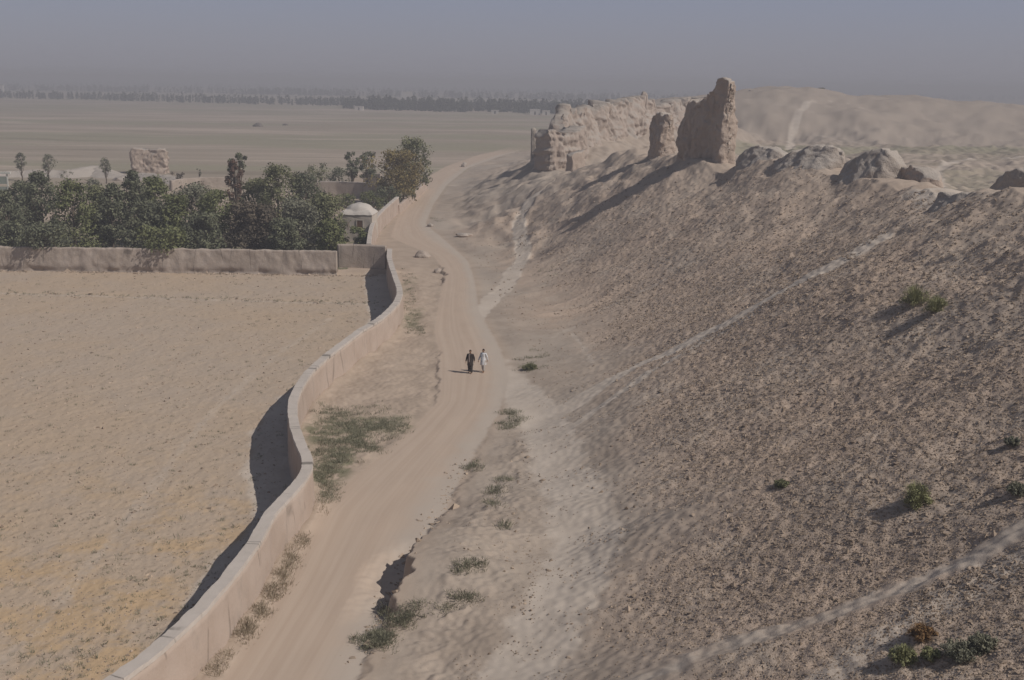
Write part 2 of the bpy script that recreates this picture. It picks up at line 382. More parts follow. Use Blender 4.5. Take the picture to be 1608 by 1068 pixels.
# field: pale cart track, furrow and strip under the wall
def dz0(pts):
    g = P(np.array([p[0] for p in pts]), np.array([p[1] for p in pts]), -0.5)[:, :2]
    return seg_dist(X, Y, g)
trk = dz0([(520, 500), (430, 560), (330, 650), (280, 710), (220, 790), (140, 890), (60, 985), (-20, 1060)]) + 0.25 * n2(X / 1.5, Y / 1.5, 52)
path = np.maximum(path, field * 0.40 * (1 - ss(0.1, 0.65, trk)))
path = np.maximum(path, field * 0.85 * ss(-3.4, -2.2, X - wall_x(Y) + 0.5 * n2(X / 2, Y / 2, 53)))
fur = dz0([(-60, 458), (150, 463), (350, 470), (570, 476)]) + 0.3 * n2(X / 3, Y / 1.5, 54)
path = np.maximum(path, field * 0.45 * (1 - ss(0.2, 0.9, fur)))
Z = Z - field * 0.14 * (1 - ss(0.1, 0.7, np.abs(fur - 0.5)))
path = path * (1 - 0.8 * road)
flatp = 0.9 * np.clip(path, 0, 1) * slope * (Y < 200)
Z = Z * (1 - flatp) + H(X, Y, False) * flatp
green = np.zeros_like(X)
green = np.maximum(green, 0.9 * ((Y > gwy(X) + 0.6) & (Y < GWY0 + 42) & (X < -18.5)))
def green_patch(px, py, rxm, rym, a):
    global green
    c = P(px, py)[:2]; d = np.hypot((X - c[0]) / rxm, (Y - c[1]) / rym) + 0.35 * n2(X / 1.4, Y / 1.8, 55)
    green = np.maximum(green, a * (1 - ss(0.5, 1.1, d)))
for g in [(540, 675, 2.6, 4.5, .8), (520, 730, 1.6, 4, .8), (600, 665, 2.2, 2.2, .7), (648, 500, 1.0, 6, .6), (640, 450, 1, 6, .3)]:
    green_patch(*g)

# face regions
xc = X[:-1, :-1]; yc = Y[:-1, :-1]
reg = np.zeros(xc.shape, int)                                   # ground
reg[(slope[:-1, :-1] > 0.5)] = 1; reg[(s_[:-1, :-1] > 0) & (yc < 90)] = 1                                 # hill
reg[(mound(xc, yc) > 3.0) & (yc > 300)] = 2                     # far mound
reg[(field[:-1, :-1] > 0.5) & (slope[:-1, :-1] < 0.5)] = 3       # field
reg[(edge[:-1, :-1] > 0) & (yc < 400) & (field[:-1, :-1] < 0.5)] = 4          # road
fd = np.minimum.reduce([foot_d[0] / 0.55, foot_d[2] / 0.9, foot_d[3] / 0.7])
reg[(fd[:-1, :-1] < 1.0) & (reg == 1) & (yc < 200)] = 5
dX1 = np.gradient(X, axis=1); dY1 = np.gradient(Y, axis=1); dZ1 = np.gradient(Z, axis=1)
dX0 = np.gradient(X, axis=0); dY0 = np.gradient(Y, axis=0); dZ0 = np.gradient(Z, axis=0)
NX = dY1 * dZ0 - dZ1 * dY0; NY = dZ1 * dX0 - dX1 * dZ0; NZ = dX1 * dY0 - dY1 * dX0
ln_ = np.sqrt(NX ** 2 + NY ** 2 + NZ ** 2) * np.sign(NZ); NX /= ln_; NY /= ln_; NZ /= ln_
idx = np.arange(nr_ * nc_).reshape(nr_, nc_)
quads = np.stack([idx[:-1, :-1], idx[:-1, 1:], idx[1:, 1:], idx[1:, :-1]], -1)

def np_mesh(name, verts, faces, mat, smooth=True, attrs=None, normals=None):
    """faces: (n,k) int array"""
    me = bpy.data.meshes.new(name); k = faces.shape[1]
    me.vertices.add(len(verts)); me.vertices.foreach_set("co", np.ascontiguousarray(verts, np.float32).ravel())
    me.loops.add(faces.size); me.loops.foreach_set("vertex_index", np.ascontiguousarray(faces, np.int32).ravel())
    me.polygons.add(len(faces)); me.polygons.foreach_set("loop_start", np.arange(0, faces.size, k, dtype=np.int32))
    me.update(calc_edges=True)
    me.polygons.foreach_set("use_smooth", np.full(len(faces), smooth))
    if attrs:
        for an, av in attrs.items():
            a = me.attributes.new(an, 'FLOAT', 'POINT'); a.data.foreach_set("value", np.ascontiguousarray(av, np.float32).ravel())
    if normals is not None: me.normals_split_custom_set_from_vertices(normals)
    if mat: me.materials.append(mat)
    return me
def link(name, me, parent=None):
    o = bpy.data.objects.new(name, me); COL.objects.link(o)
    if parent: o.parent = parent
    return o
def tag(o, label, cat, group=None, kind=None):
    if label: o["label"] = label
    if cat: o["category"] = cat
    if group: o["group"] = group
    if kind: o["kind"] = kind
    return o
def empty(name, loc, rz=0.0):
    o = bpy.data.objects.new(name, None); COL.objects.link(o); o.location = loc; o.rotation_euler = (0, 0, rz); o.empty_display_size = 0.3
    return o

ATT = dict(mound=ss(2, 6, mound(X, Y)), path=path, road=road, field=field, plain=plain, slope=slope, rubble=rubble * (1 - 0.9 * np.clip(path, 0, 1)), straw=straw, green=green, lat=latv, lon=Y)
VV = np.stack([X, Y, Z], -1).reshape(-1, 3); NN = np.stack([NX, NY, NZ], -1).reshape(-1, 3)
for r_i, (nm, lab, cat) in enumerate([("ground", "dusty plain and verges with thin green and pale streaks", "ground"),
                                      ("hill", "steep grey brown rampart slope littered with clods and sherds", "slope"),
                                      ("hills", "broad hazy earth mound on the skyline beyond the rampart", "mound"),
                                      ("field", "bare ploughed field with straw stubble inside the winding wall", "field"),
                                      ("dirt_road", "pale winding dirt road between mud wall and rampart", "road"),
                                      ("path", "thin pale footpaths trodden across the rampart slope", "path")]):
    f = quads[reg == r_i]
    uq, inv = np.unique(f, return_inverse=True)
    me = np_mesh(nm, VV[uq], inv.reshape(-1, 4), EARTH, True, {k: v.reshape(-1)[uq] for k, v in ATT.items()}, NN[uq])
    tag(link(nm, me), lab, cat, kind='structure')

# ------------------------------------------------------------------ mud materials
def mud_material(name, a, b, dark, crack=0.5, vscale=(1.2, 1.2, 0.35), bumpd=0.12, bs=0.8, seams=0.0, dust=None):
    e = N(name); e.sat = 0.60; e.gain = 1.08
    n1 = e.noise(0.45, 5, 0.6); n_2 = e.noise(1.0, 5, 0.65, e.coord(vscale)); n_3 = e.noise(6.0, 4, 0.7)
    c = e.mix(e.ramp(n1, 0.35, 0.65), a, b)
    c = e.mix(e.ramp(n_2, 0.55, 0.75, 0, 0.6), c, dark)
    c = e.mix(e.ramp(n_3, 0.62, 0.78, 0, crack), c, tuple(q * 0.55 for q in dark))
    if dust:
        ge = e.n.new("ShaderNodeNewGeometry"); sx = e.n.new("ShaderNodeSeparateXYZ"); e.l.new(ge.outputs["Normal"], sx.inputs[0])
        c = e.mix(e.ramp(e.math('ADD', sx.outputs[2], e.math('MULTIPLY', e.math('SUBTRACT', n_3, 0.5), 0.5)), 0.35, 0.8, 0, 0.8), c, dust)
    if seams:
        cb = e.n.new("ShaderNodeCombineXYZ"); e.set(cb.inputs[0], e.math('ADD', e.math('MULTIPLY', e.attr("along"), 0.42), e.math('MULTIPLY', n_2, 0.10))); e.set(cb.inputs[1], e.math('MULTIPLY', e.attr("height"), 0.05))
        sm = e.ramp(e.vor(1.0, cb.outputs[0], 'DISTANCE_TO_EDGE'), 0.004, 0.016, 1.0, 0.0)
        c = e.mix(e.math('MULTIPLY', e.math('MULTIPLY', sm, seams), e.ramp(e.noise(0.7, 3), 0.42, 0.6)), c, tuple(q * 0.35 for q in dark))
    e.color(c); e.bump(e.math('ADD', e.math('MULTIPLY', n_2, 0.6), e.math('MULTIPLY', n_3, 0.4)), bs, bumpd)
    return e.m
DARKEARTH = mud_material("dark_earth", (0.13, 0.10, 0.08), (0.17, 0.13, 0.10), (0.10, 0.08, 0.06))
MUD = mud_material("mud_plaster", (0.43, 0.295, 0.205), (0.47, 0.335, 0.245), (0.335, 0.25, 0.185), 0.35, (0.8, 0.8, 0.45), 0.07, 0.7, 0.45)
COPE = mud_material("coping_mud", (0.46, 0.375, 0.30), (0.50, 0.41, 0.335), (0.41, 0.34, 0.27), 0.3, (1.2, 1.2, 1.2), 0.05, 0.5, 0.8)
OLDMUD = mud_material("old_mud", (0.36, 0.265, 0.19), (0.42, 0.315, 0.235), (0.27, 0.20, 0.145), 0.5, (0.8, 0.8, 0.8), 0.12, 0.8, 0.6)
RUIN = mud_material("ruin_mud", (0.43, 0.295, 0.200), (0.47, 0.335, 0.235), (0.34, 0.24, 0.165), 0.5, (0.9, 0.9, 0.9), 0.3, 1.0, 0.0, (0.42, 0.35, 0.28))
RUINGREY = mud_material("weathered_earth", (0.34, 0.262, 0.196), (0.40, 0.313, 0.238), (0.27, 0.205, 0.152), 0.5, (0.9, 0.9, 0.9), 0.25, 1.0, 0.0, (0.43, 0.352, 0.277))
RUINPINK = mud_material("rampart_earth", (0.42, 0.295, 0.21), (0.45, 0.335, 0.25), (0.35, 0.255, 0.185), 0.5, (0.5, 0.5, 0.9), 0.4, 1.0, 0.0, (0.38, 0.315, 0.25))

SW = {}
def sweep(pts, half_b, half_t, zb, zt, nv=10, amp=0.05, sc_=1.0, seed=0, cap=True, top_amp=0.0, vec=0.0, tt=None, foot=0.0, conc=1.0, gully=0.0, gs=2.2):
    """closed wall body along plan points; arrays per point"""
    pts = np.asarray(pts, float); n = len(pts)
    t = np.gradient(pts, axis=0) if tt is None else tt
    t = t / (np.linalg.norm(t, axis=1)[:, None] + 1e-9)
    nrm = np.stack([-t[:, 1], t[:, 0]], 1)
    zb = np.broadcast_to(zb, n).astype(float); zt = np.broadcast_to(zt, n).astype(float).copy()
    hb = np.broadcast_to(half_b, n).astype(float); ht = np.broadcast_to(half_t, n).astype(float)
    L = np.concatenate([[0], np.cumsum(np.linalg.norm(np.diff(pts, axis=0), axis=1))])
    if top_amp: zt = zt + top_amp * (n2(L / 1.7, L * 0 + seed, seed + 3) + 0.5 * n2(L / 0.5, L * 0 + seed, seed + 4))
    prof = [(-1, v) for v in np.linspace(0, 1, nv)] + [(q, 1.0) for q in (-0.45, 0.45)] + [(1, v) for v in np.linspace(1, 0, nv)]
    V = np.zeros((n, len(prof), 3))
    for j, (sd_, v) in enumerate(prof):
        h = hb + (ht - hb) * v ** conc
        if foot: h = h - foot * np.exp(-((v - 0.14) / 0.10) ** 2) * np.clip(0.5 + 1.2 * n2(L / 3.0, L * 0 + 5, seed + 6), 0, 1)
        V[:, j, 0] = pts[:, 0] + nrm[:, 0] * h * sd_; V[:, j, 1] = pts[:, 1] + nrm[:, 1] * h * sd_
        V[:, j, 2] = zb + (zt - zb) * v
        o = amp * (n3(V[:, j, 0] / sc_, V[:, j, 1] / sc_, V[:, j, 2] / sc_ * 0.8 + 3, seed) + 0.5 * n3(V[:, j, 0] / sc_ * 2.7, V[:, j, 1] / sc_ * 2.7, V[:, j, 2] / sc_ * 2.2, seed + 1)
                   + 0.3 * n3(V[:, j, 0] / sc_ * 6.5, V[:, j, 1] / sc_ * 6.5, V[:, j, 2] / sc_ * 5, seed + 2))
        if gully: o = o + gully * min(1.0, v * 5) * (np.abs(n3(V[:, j, 0] / gs, V[:, j, 1] / gs, V[:, j, 2] / (gs * 4.0), seed + 31)) * 1.6 + 0.5 * np.abs(n3(V[:, j, 0] / gs * 2.6, V[:, j, 1] / gs * 2.6, V[:, j, 2] / (gs * 1.4), seed + 32)) * 1.6 - 0.75)
        V[:, j, 0] += nrm[:, 0] * o * sd_; V[:, j, 1] += nrm[:, 1] * o * sd_
        if v > 0.99: V[:, j, 2] += o * 0.35
        if vec:
            q = V[:, j].copy(); fade = 1.0 if v > 0.0 else 0.0
            for s2, a2 in ((1.0, 0.48), (0.42, 0.38), (0.17, 0.26)):
                for ax in range(3):
                    V[:, j, ax] += fade * vec * a2 * (0.7 if ax == 2 else 1) * n3(q[:, 0] / (sc_ * s2), q[:, 1] / (sc_ * s2), q[:, 2] / (sc_ * s2), seed + 20 + ax)
    k = len(prof); ii = np.arange(n * k).reshape(n, k)
    Q = np.stack([ii[:-1, :-1], ii[:-1, 1:], ii[1:, 1:], ii[1:, :-1]], -1).reshape(-1, 4)
    # end caps: quads from left side to right side
    caps = []
    for row, flip in ((0, False), (n - 1, True)):
        for j in range(nv - 1):
            qd = [ii[row, j], ii[row, k - 1 - j], ii[row, k - 2 - j], ii[row, j + 1]]
            caps.append(qd[::-1] if flip else qd)
        qd = [ii[row, nv - 1], ii[row, k - nv], ii[row, nv + 1], ii[row, nv]]
        caps.append(qd[::-1] if flip else qd)
    Q = np.concatenate([Q, np.array(caps)])
    SW['along'] = np.repeat(L, k); SW['height'] = (V[:, :, 2] - zb[:, None]).ravel()
    return V.reshape(-1, 3), Q

def resample(pts, step):
    pts = np.asarray(pts, float); L = np.concatenate([[0], np.cumsum(np.linalg.norm(np.diff(pts[:, :2], axis=0), axis=1))])
    s = np.arange(0, L[-1] + step, step); s[-1] = L[-1]
    return np.stack([np.interp(s, L, pts[:, i]) for i in range(pts.shape[1])], 1)
def chaikin(p, n=2):
    p = np.asarray(p, float)
    for _ in range(n):
        q = [p[0]]
        for a, b in zip(p[:-1], p[1:]): q += [a * .75 + b * .25, a * .25 + b * .75]
        q.append(p[-1]); p = np.array(q)
    return p

# winding field wall
wp = resample(np.stack([_wx, _wy], 1), 0.16)
wp = wp[wp[:, 1] < float(P(612, 391, WH)[1])]
Lw = np.arange(len(wp)) * 0.16
zb = H(wp[:, 0], wp[:, 1], False) * 0 - 0.95
ztop = WH - 0.12 + 0.05 * n2(Lw / 6, Lw * 0, 61) + 0.02 * n2(Lw / 0.8, Lw * 0, 62)
wall = empty("mud_wall", (0, 0, 0))
tag(wall, "long winding S shaped mud wall with pale coping beside the dirt road", "wall")
V, Q = sweep(wp, 0.36, 0.24, zb, ztop, 12, 0.035, 0.9, 63)
body = link("wall", np_mesh("wall", V, Q, MUD, True, dict(SW)), wall)
V, Q = sweep(wp, 0.285, 0.265, ztop - 0.01, ztop + 0.15 + 0.02 * n2(Lw / 0.5, Lw * 0, 65) + 0.035 * n2(Lw / 1.6, Lw * 0, 66), 3, 0.020, 0.35, 64)
link("coping", np_mesh("coping", V, Q, COPE, False, dict(SW)), wall)

def mud_wall(name, label, top_px, ztop_, thick=0.45, mat=OLDMUD, amp=0.06, top_amp=0.05, group=None, hb=None, step=0.2, coping=False, zs=None, foot=0.0):
    g = P(np.array([p[0] for p in top_px]), np.array([p[1] for p in top_px]), ztop_)[:, :2]
    g = resample(chaikin(g, 1) if len(g) > 2 else g, step)
    o = empty(name, (g[len(g) // 2, 0], g[len(g) // 2, 1], 0))
    off = np.array([g[len(g) // 2, 0], g[len(g) // 2, 1], 0.0])
    V, Q = sweep(g, hb or thick * 0.75, thick * 0.5, np.minimum(H(g[:, 0], g[:, 1], False), 0 if name != 'garden_wall' else -0.5) - 0.25, ztop_, 18, amp, 0.8, len(label), top_amp=top_amp, foot=foot)
    link("wall", np_mesh("wall", V - off, Q, mat, True, dict(SW)), o)
    if coping:
        V, Q = sweep(g, thick * 0.56, thick * 0.5, ztop_ + 0.01, ztop_ + 0.12, 3, 0.02, 0.4, 5, top_amp=top_amp * 0.6)
        link("coping", np_mesh("coping", V - off, Q, COPE, False, dict(SW)), o)
    tag(o, label, "wall", group)
    return o
mud_wall("garden_wall", "low weathered mud wall along the front of the dark trees, crumbling at its foot", [(-90, 386), (150, 389), (330, 391), (529, 394)], 2.15, 0.5, OLDMUD, 0.09, 0.10, hb=0.62, step=0.15, foot=0.32)
mud_wall("garden_wall", "short taller smooth mud wall panel joining the winding wall near the bush", [(530, 383.5), (570, 384), (606, 386)], 2.6, 0.45, OLDMUD, 0.03, 0.02)
mud_wall("roadside_wall", "curved pink mud wall between the domed house and the dirt road", [(579, 384), (582, 360), (589, 343), (598, 333), (611, 321), (624, 310)], 2.35, 0.5, MUD, 0.04, 0.03, coping=True)
mud_wall("roadside_wall", "low mud wall under the yellow roadside tree", [(626, 322), (645, 306), (668, 287)], 1.3, 0.5, MUD, 0.06, 0.06)
mud_wall("orchard_wall", "smooth grey mud wall far behind the domed house, in front of a thin dark tree", [(480, 285), (545, 286), (604, 290)], 2.6, 0.4, OLDMUD, 0.03, 0.03, coping=True)
mud_wall("boundary_wall", "pale far mud wall right of the ruined block, behind the dark orchard", [(268, 283), (300, 279), (360, 278)], 2.0, 0.5, OLDMUD, 0.08, 0.1)
mud_wall("compound_wall", "short pale mud wall behind the thin dark twin trees", [(552, 272), (575, 271), (598, 273)], 2.4, 0.5, OLDMUD, 0.05, 0.05)

# ------------------------------------------------------------------ ruins
def ruin(name, label, pts, hb, ht, mat, nv=26, amp=0.4, sc_=1.8, seed=1, step=0.25, zlow=None, cat="ruin", top_amp=0.3, parent=None, ends=0.5, strata=0.0, group=None, conc=1.0, gully=0.0, gs=2.2):
    """pts: (x, y, ztop) along the ruin's middle; closed lump with rounded ends"""
    p0 = resample(np.array(pts, float), step); tot = len(p0) * step
    Ls = np.concatenate([[0], np.cumsum(np.linalg.norm(np.diff(p0[:, :2], axis=0), axis=1))]); tot = Ls[-1]
    ends = min(ends, tot * 0.45); th = np.linspace(0.04, np.pi / 2, 12)
    e0 = ends * (1 - np.cos(th)); mid_ = np.arange(ends + step, tot - ends - step * 0.5, step)
    sL = np.concatenate([e0, mid_, tot - e0[::-1]]); k = np.concatenate([np.sin(th), np.ones(len(mid_)), np.sin(th)[::-1]])
    p = np.stack([np.interp(sL, Ls, p0[:, i]) for i in range(3)], 1); n = len(p)
    g2 = np.gradient(p0[:, :2], axis=0); tt = np.stack([np.interp(sL, Ls, g2[:, i]) for i in range(2)], 1); tt /= np.linalg.norm(tt, axis=1)[:, None] + 1e-9
    base = H(p[:, 0], p[:, 1], False); nb = np.stack([-tt[:, 1], tt[:, 0]], 1) * hb
    low = np.minimum.reduce([base, H(p[:, 0] + nb[:, 0], p[:, 1] + nb[:, 1], False), H(p[:, 0] - nb[:, 0], p[:, 1] - nb[:, 1], False)])
    zb = (low if zlow is None else np.minimum(low, zlow)) - 0.6
    V, Q = sweep(p[:, :2], hb * k, ht * k, zb, np.maximum(p[:, 2], base + 0.1), nv, 0.35 * amp, sc_, seed, top_amp=top_amp, vec=amp, tt=tt, conc=conc, gully=gully, gs=gs)
    if strata:
        d = strata * n3(V[:, 0] / 3, V[:, 1] / 3, V[:, 2] / 0.45, seed + 9)
        c = p[n // 2]; r = V[:, :2] - c[:2]; r /= np.linalg.norm(r, axis=1)[:, None] + 1e-6
        V[:, :2] += r * d[:, None]
    off = np.array([p[n // 2, 0], p[n // 2, 1], base[n // 2]])
    o = link(name, np_mesh(name, V - off, Q, mat, True, dict(SW)), parent)
    o.location = off
    tag(o, label, cat, group)
    return o

# tall tower: corner towards the viewer, dark face to the left
C = PD(1124, 250, 130.0); dirL = np.array([-0.42, 0.907]); dirT = np.array([0.907, 0.42])
def tw(px, py, th=0.9):                          # photo px along the dark face, top at py
    k = (px - 10 - CX) / F; t = (k * C[1] - C[0]) / (dirL[0] - k * dirL[1])
    q = C[:2] + dirL * t; r = q + dirT * th
    return (r[0], r[1], float(PD(px, py, q[1])[2]))
ruin("ruined_tower", "tallest jagged mud brick tower stump standing on the rampart ridge",
     [tw(1136, 130), tw(1132, 124), tw(1128, 121), tw(1125, 124), tw(1119, 134), tw(1112, 143), tw(1106, 150), tw(1104, 157), tw(1101, 153), tw(1098, 158), tw(1079, 157), tw(1076, 170), tw(1071, 192), tw(1062, 228)],
     1.30, 0.72, RUIN, 90, 0.32, 1.0, 3, 0.09, cat="tower", top_amp=0.3, ends=0.25, zlow=8.0, gully=0.45, gs=1.3)
Cp = PD(1041, 228, 149.0)
ruin("ruined_pillar", "small leaning mud pillar stump left of the tall tower on the ridge",
     [(Cp[0] + .6, Cp[1] - .8, float(PD(1041, 180, 149)[2])), (Cp[0] + .1, Cp[1] + .3, float(PD(1041, 177, 149)[2])), (Cp[0] - .9, Cp[1] + 2.4, float(PD(1041, 182, 150)[2]))],
     1.2, 0.62, RUIN, 44, 0.32, 0.9, 5, 0.08, cat="pillar", top_amp=0.3, ends=0.25, gully=0.35, gs=1.1)
# far rampart
def fr(px, py, d): return tuple(PD(px, py, d))
ruin("ruined_rampart", "long eroded pink earth rampart curving away behind the ridge",
     [fr(873, 208, 204), fr(884, 176, 210), fr(905, 170, 216), fr(930, 171, 224), fr(960, 166, 236), fr(985, 161, 248), fr(1003, 158, 258), fr(1030, 170, 268), fr(1060, 160, 285), fr(1075, 158, 292), fr(1130, 162, 330)],
     8.5, 1.3, RUINPINK, 70, 0.95, 4.0, 7, 0.25, cat="rampart", top_amp=1.4, ends=2.0, strata=0.3, conc=0.5, gully=1.5, gs=4.2)
ruin("ruined_pinnacle", "thin square mud pinnacle on top of the pink rampart",
     [fr(1005, 152, 257), fr(1009, 143, 257), fr(1014, 145, 257), fr(1017, 150, 257)], 0.9, 0.55, RUINPINK, 14, 0.25, 1.0, 9, 0.2, cat="pinnacle", top_amp=0.1, ends=0.3, zlow=11)
ruin("ruined_bastion", "layered pale bastion end of the far rampart above the dusty gap",
     [fr(847, 216, 197), fr(853, 205, 197.5), fr(865, 204, 198), fr(876, 208, 199), fr(890, 207, 201), fr(905, 200, 206)], 2.6, 1.9, RUINPINK, 44, 0.5, 1.4, 11, 0.14, cat="bastion", top_amp=0.5, ends=1.0, strata=0.45, zlow=3, gully=0.6, gs=2.0)
ruin("ruined_block", "small square mud block beside the footpath gap, right of the bastion",
     [fr(893, 244, 186), fr(900, 240, 186.5), fr(915, 236, 188)], 1.1, 0.7, RUIN, 16, 0.25, 0.9, 13, 0.16, cat="ruin", top_amp=0.15, ends=0.3)
ruin("ruined_stub", "tiny mud stub at the left end of the far rampart, by the bastion",
     [fr(834, 203, 222), fr(838, 200, 222), fr(842, 203, 222)], 0.8, 0.5, RUINGREY, 12, 0.2, 0.9, 15, 0.2, cat="ruin", top_amp=0.1, ends=0.3)
ruin("ruined_block", "pale square mud block on the hazy mound far behind the tall tower",
     [fr(1176, 142, 405), fr(1183, 141, 405), fr(1191, 142, 405)], 1.6, 1.2, RUINPINK, 12, 0.25, 1.2, 17, 0.3, cat="ruin", top_amp=0.1, ends=0.4)
bk = P(237, 272)
ruin("ruined_block", "flat topped weathered mud ruin standing behind the dark orchard trees",
     [(bk[0] - 3.9, bk[1] - .4, 4.9), (bk[0] - 3.4, bk[1] - .4, 5.4), (bk[0] - 1.5, bk[1], 5.3), (bk[0] + .6, bk[1] + .3, 5.2), (bk[0] + 2.9, bk[1] + .5, 5.4), (bk[0] + 3.7, bk[1] + .6, 4.6)], 2.0, 1.6, RUIN, 26, 0.55, 1.6, 19, 0.18, cat="ruin", top_amp=0.2, ends=0.6, strata=0.2)
# eroded lumps along the near ridge
def lump(label, px0, px1, pytop, d, hb, ht, seed, mat=RUINGREY, prof=(0.25, 0.75, 1, 0.9, 0.45), pybase=280, amp=0.55):
    a = PD(px0, pybase, d + 2.5); b = PD(px1, pybase, d - 2.5); top = float(PD((px0 + px1) / 2, pytop, d)[2])
    q = []
    for i, f in enumerate(prof):
        t = i / (len(prof) - 1); x = a[0] + (b[0] - a[0]) * t; y = a[1] + (b[1] - a[1]) * t
        zz = float(H(x, y, False)); q.append((x, y, zz + (top - zz) * f))
    return ruin("eroded_ruin", label, q, hb, ht, mat, 40, amp * 0.75, 1.7, seed, 0.12, cat="ruin", top_amp=0.22, ends=1.6, conc=0.75, gully=0.25, gs=1.6, group="eroded ruins along the rampart crest")
lump("low pale eroded lump on the crest just right of the tall tower", 1160, 1236, 229, 122, 4.6, 0.7, 21, pybase=252, amp=.35)
lump("dark pointed eroded lump on the crest, second right of the tall tower", 1215, 1322, 227, 114, 5.2, 0.6, 23, prof=(0.1, 0.5, 0.85, 1, 0.75), pybase=278)
lump("broad flat topped eroded lump on the crest above the pale saddle", 1325, 1420, 235, 106, 5.0, 0.9, 25, prof=(0.15, 0.65, 1, 0.98, 0.55), pybase=284)
lump("small blocky tan lump on the crest beside the pale saddle", 1412, 1470, 262, 103, 2.8, 0.9, 27, RUIN, prof=(0.4, 0.95, 1, 0.8, 0.5), pybase=304)
lump("rounded grey lump on the crest at the right edge", 1552, 1660, 262, 86, 4.6, 1.0, 29, pybase=312, amp=.45)
lump("steep earth knob on the slope crest casting a long shadow down left", 1478, 1530, 308, 79, 3.6, 0.5, 33, prof=(0.35, 0.85, 1, 0.9, 0.7), pybase=345, amp=.4)

# ------------------------------------------------------------------ rubble, boulders
STONE = N("sherds"); _sv = STONE.attr("tone")
STONE.color(STONE.mix(_sv, (0.195, 0.148, 0.111), (0.47, 0.37, 0.285)))
def stones(name, label, pos, size, tone, cat="rubble"):
    n = len(pos)
    base = np.array([[1, 0, 0], [-1, 0, 0], [0, 1, 0], [0, -1, 0], [0, 0, 1], [0, 0, -1]], float)
    tri = np.array([[0, 2, 4], [2, 1, 4], [1, 3, 4], [3, 0, 4], [2, 0, 5], [1, 2, 5], [3, 1, 5], [0, 3, 5]])
    v = base[None] * (size[:, None, None] * RNG.uniform(0.55, 1.2, (n, 6, 1))) * np.array([1, 1, 0.6]) + RNG.normal(0, 0.18, (n, 6, 3)) * size[:, None, None]
    a = RNG.uniform(0, 6.28, n); ca, sa = np.cos(a)[:, None], np.sin(a)[:, None]
    v = np.stack([v[..., 0] * ca - v[..., 1] * sa, v[..., 0] * sa + v[..., 1] * ca, v[..., 2]], -1) + pos[:, None, :]
    f = (tri[None] + (np.arange(n) * 6)[:, None, None]).reshape(-1, 3)
    o = link(name, np_mesh(name, v.reshape(-1, 3), f, STONE.m, False, {"tone": np.repeat(tone, 6)}))
    return tag(o, label, cat, kind='stuff')
# scattered over the slope where rubble lies, denser near the viewer
aa = np.radians(RNG.uniform(-3, 26.5, 520000)); rr_ = np.exp(RNG.uniform(np.log(24), np.log(160), 520000))
from_px = np.stack([rr_ * np.sin(aa), rr_ * np.cos(aa), 0 * aa], 1)
tx1 = toe_x(from_px[:, 1]); u1 = (from_px[:, 0] - tx1) / (ridge_x(from_px[:, 1]) - tx1)
wgt = ss(0.2, 0.42, u1 + 0.1 * n2(from_px[:, 0] / 7, from_px[:, 1] / 7, 40)) * (1 - ss(0.97, 1.0, u1)) * (1 - 0.8 * ss(75, 150, from_px[:, 1]))
wgt *= 1 - 0.5 * ss(0.65, 0.95, u1)
wgt = np.maximum(wgt, 0.10 * ss(0.02, 0.08, u1) * (u1 < 0.97) * ss(-0.5, 0.4, n2(from_px[:, 0] / 2.5, from_px[:, 1] / 2.5, 47)))
gp = [on_ground(q) for q in ([(868, 655), (935, 612), (1010, 572), (1100, 528), (1200, 474), (1312, 414)], [(1010, 1068), (1150, 1010), (1300, 968), (1420, 925), (1520, 878), (1640, 815)])]
for g in gp: wgt *= ss(0.5, 1.0, seg_dist(from_px[:, 0], from_px[:, 1], g))
keep = RNG.random(len(wgt)) < wgt * 0.8
sp = from_px[keep]; sp[:, 2] = H(sp[:, 0], sp[:, 1]); dist = sp[:, 1]
sz = 0.024 * np.exp(RNG.normal(0, 0.48, len(sp))) * (0.6 + dist / 60)
stones("rubble", "small clods and pottery sherds strewn over the rampart slope", sp, np.clip(sz, 0.015, 0.16), np.clip(RNG.beta(1.3, 2.2, len(sp)), 0, 1))
# crumbs at the foot of the garden wall and along the toe
n = 2600; gx = RNG.uniform(-74, -14, n); gy = gwy(gx) - 0.5 - np.abs(RNG.normal(0, 0.35, n)); keep = RNG.random(n) < ss(-0.3, 0.4, n2(gx / 5, gy * 0, 71))
gx, gy = gx[keep], gy[keep]
stones("debris", "crumbled mud lumps along the foot of the garden wall", np.stack([gx, gy, H(gx, gy)], 1), 0.10 * np.exp(RNG.normal(0, .5, len(gx))), RNG.beta(1.5, 2, len(gx)))
# fallen clods under the cut banks beside the road
n = 700; gy = RNG.uniform(by(630, 1060), by(760, 720), n); off = np.interp(gy, SC_Y, SC_H); gx = toe_x(gy) + RNG.normal(-0.15, 0.35, n) - 0.3 * off
keep = RNG.random(n) < 0.25 + off * 0.6; gx, gy = gx[keep], gy[keep]
stones("crumbs", "fallen earth crumbs below the cut bank at the road's edge", np.stack([gx, gy, H(gx, gy)], 1), 0.06 * np.exp(RNG.normal(0, .55, len(gx))), RNG.beta(2.2, 1.6, len(gx)))
# clods over the field
n = 9000; pxs = RNG.uniform(-10, 620, n); pys = RNG.uniform(422, 1075, n); fp = P(pxs, pys, -0.5); keep = (fp[:, 0] < wall_x(fp[:, 1]) - 1.0) & (fp[:, 1] < gwy(fp[:, 0]) - 0.8); fp = fp[keep]; fp[:, 2] = H(fp[:, 0], fp[:, 1])
stones("clods", "dry earth clods lying over the ploughed field", fp, np.clip(0.035 * np.exp(RNG.normal(0, .45, len(fp))) * (0.6 + fp[:, 1] / 70), .02, .16), RNG.beta(2.0, 1.6, len(fp)))

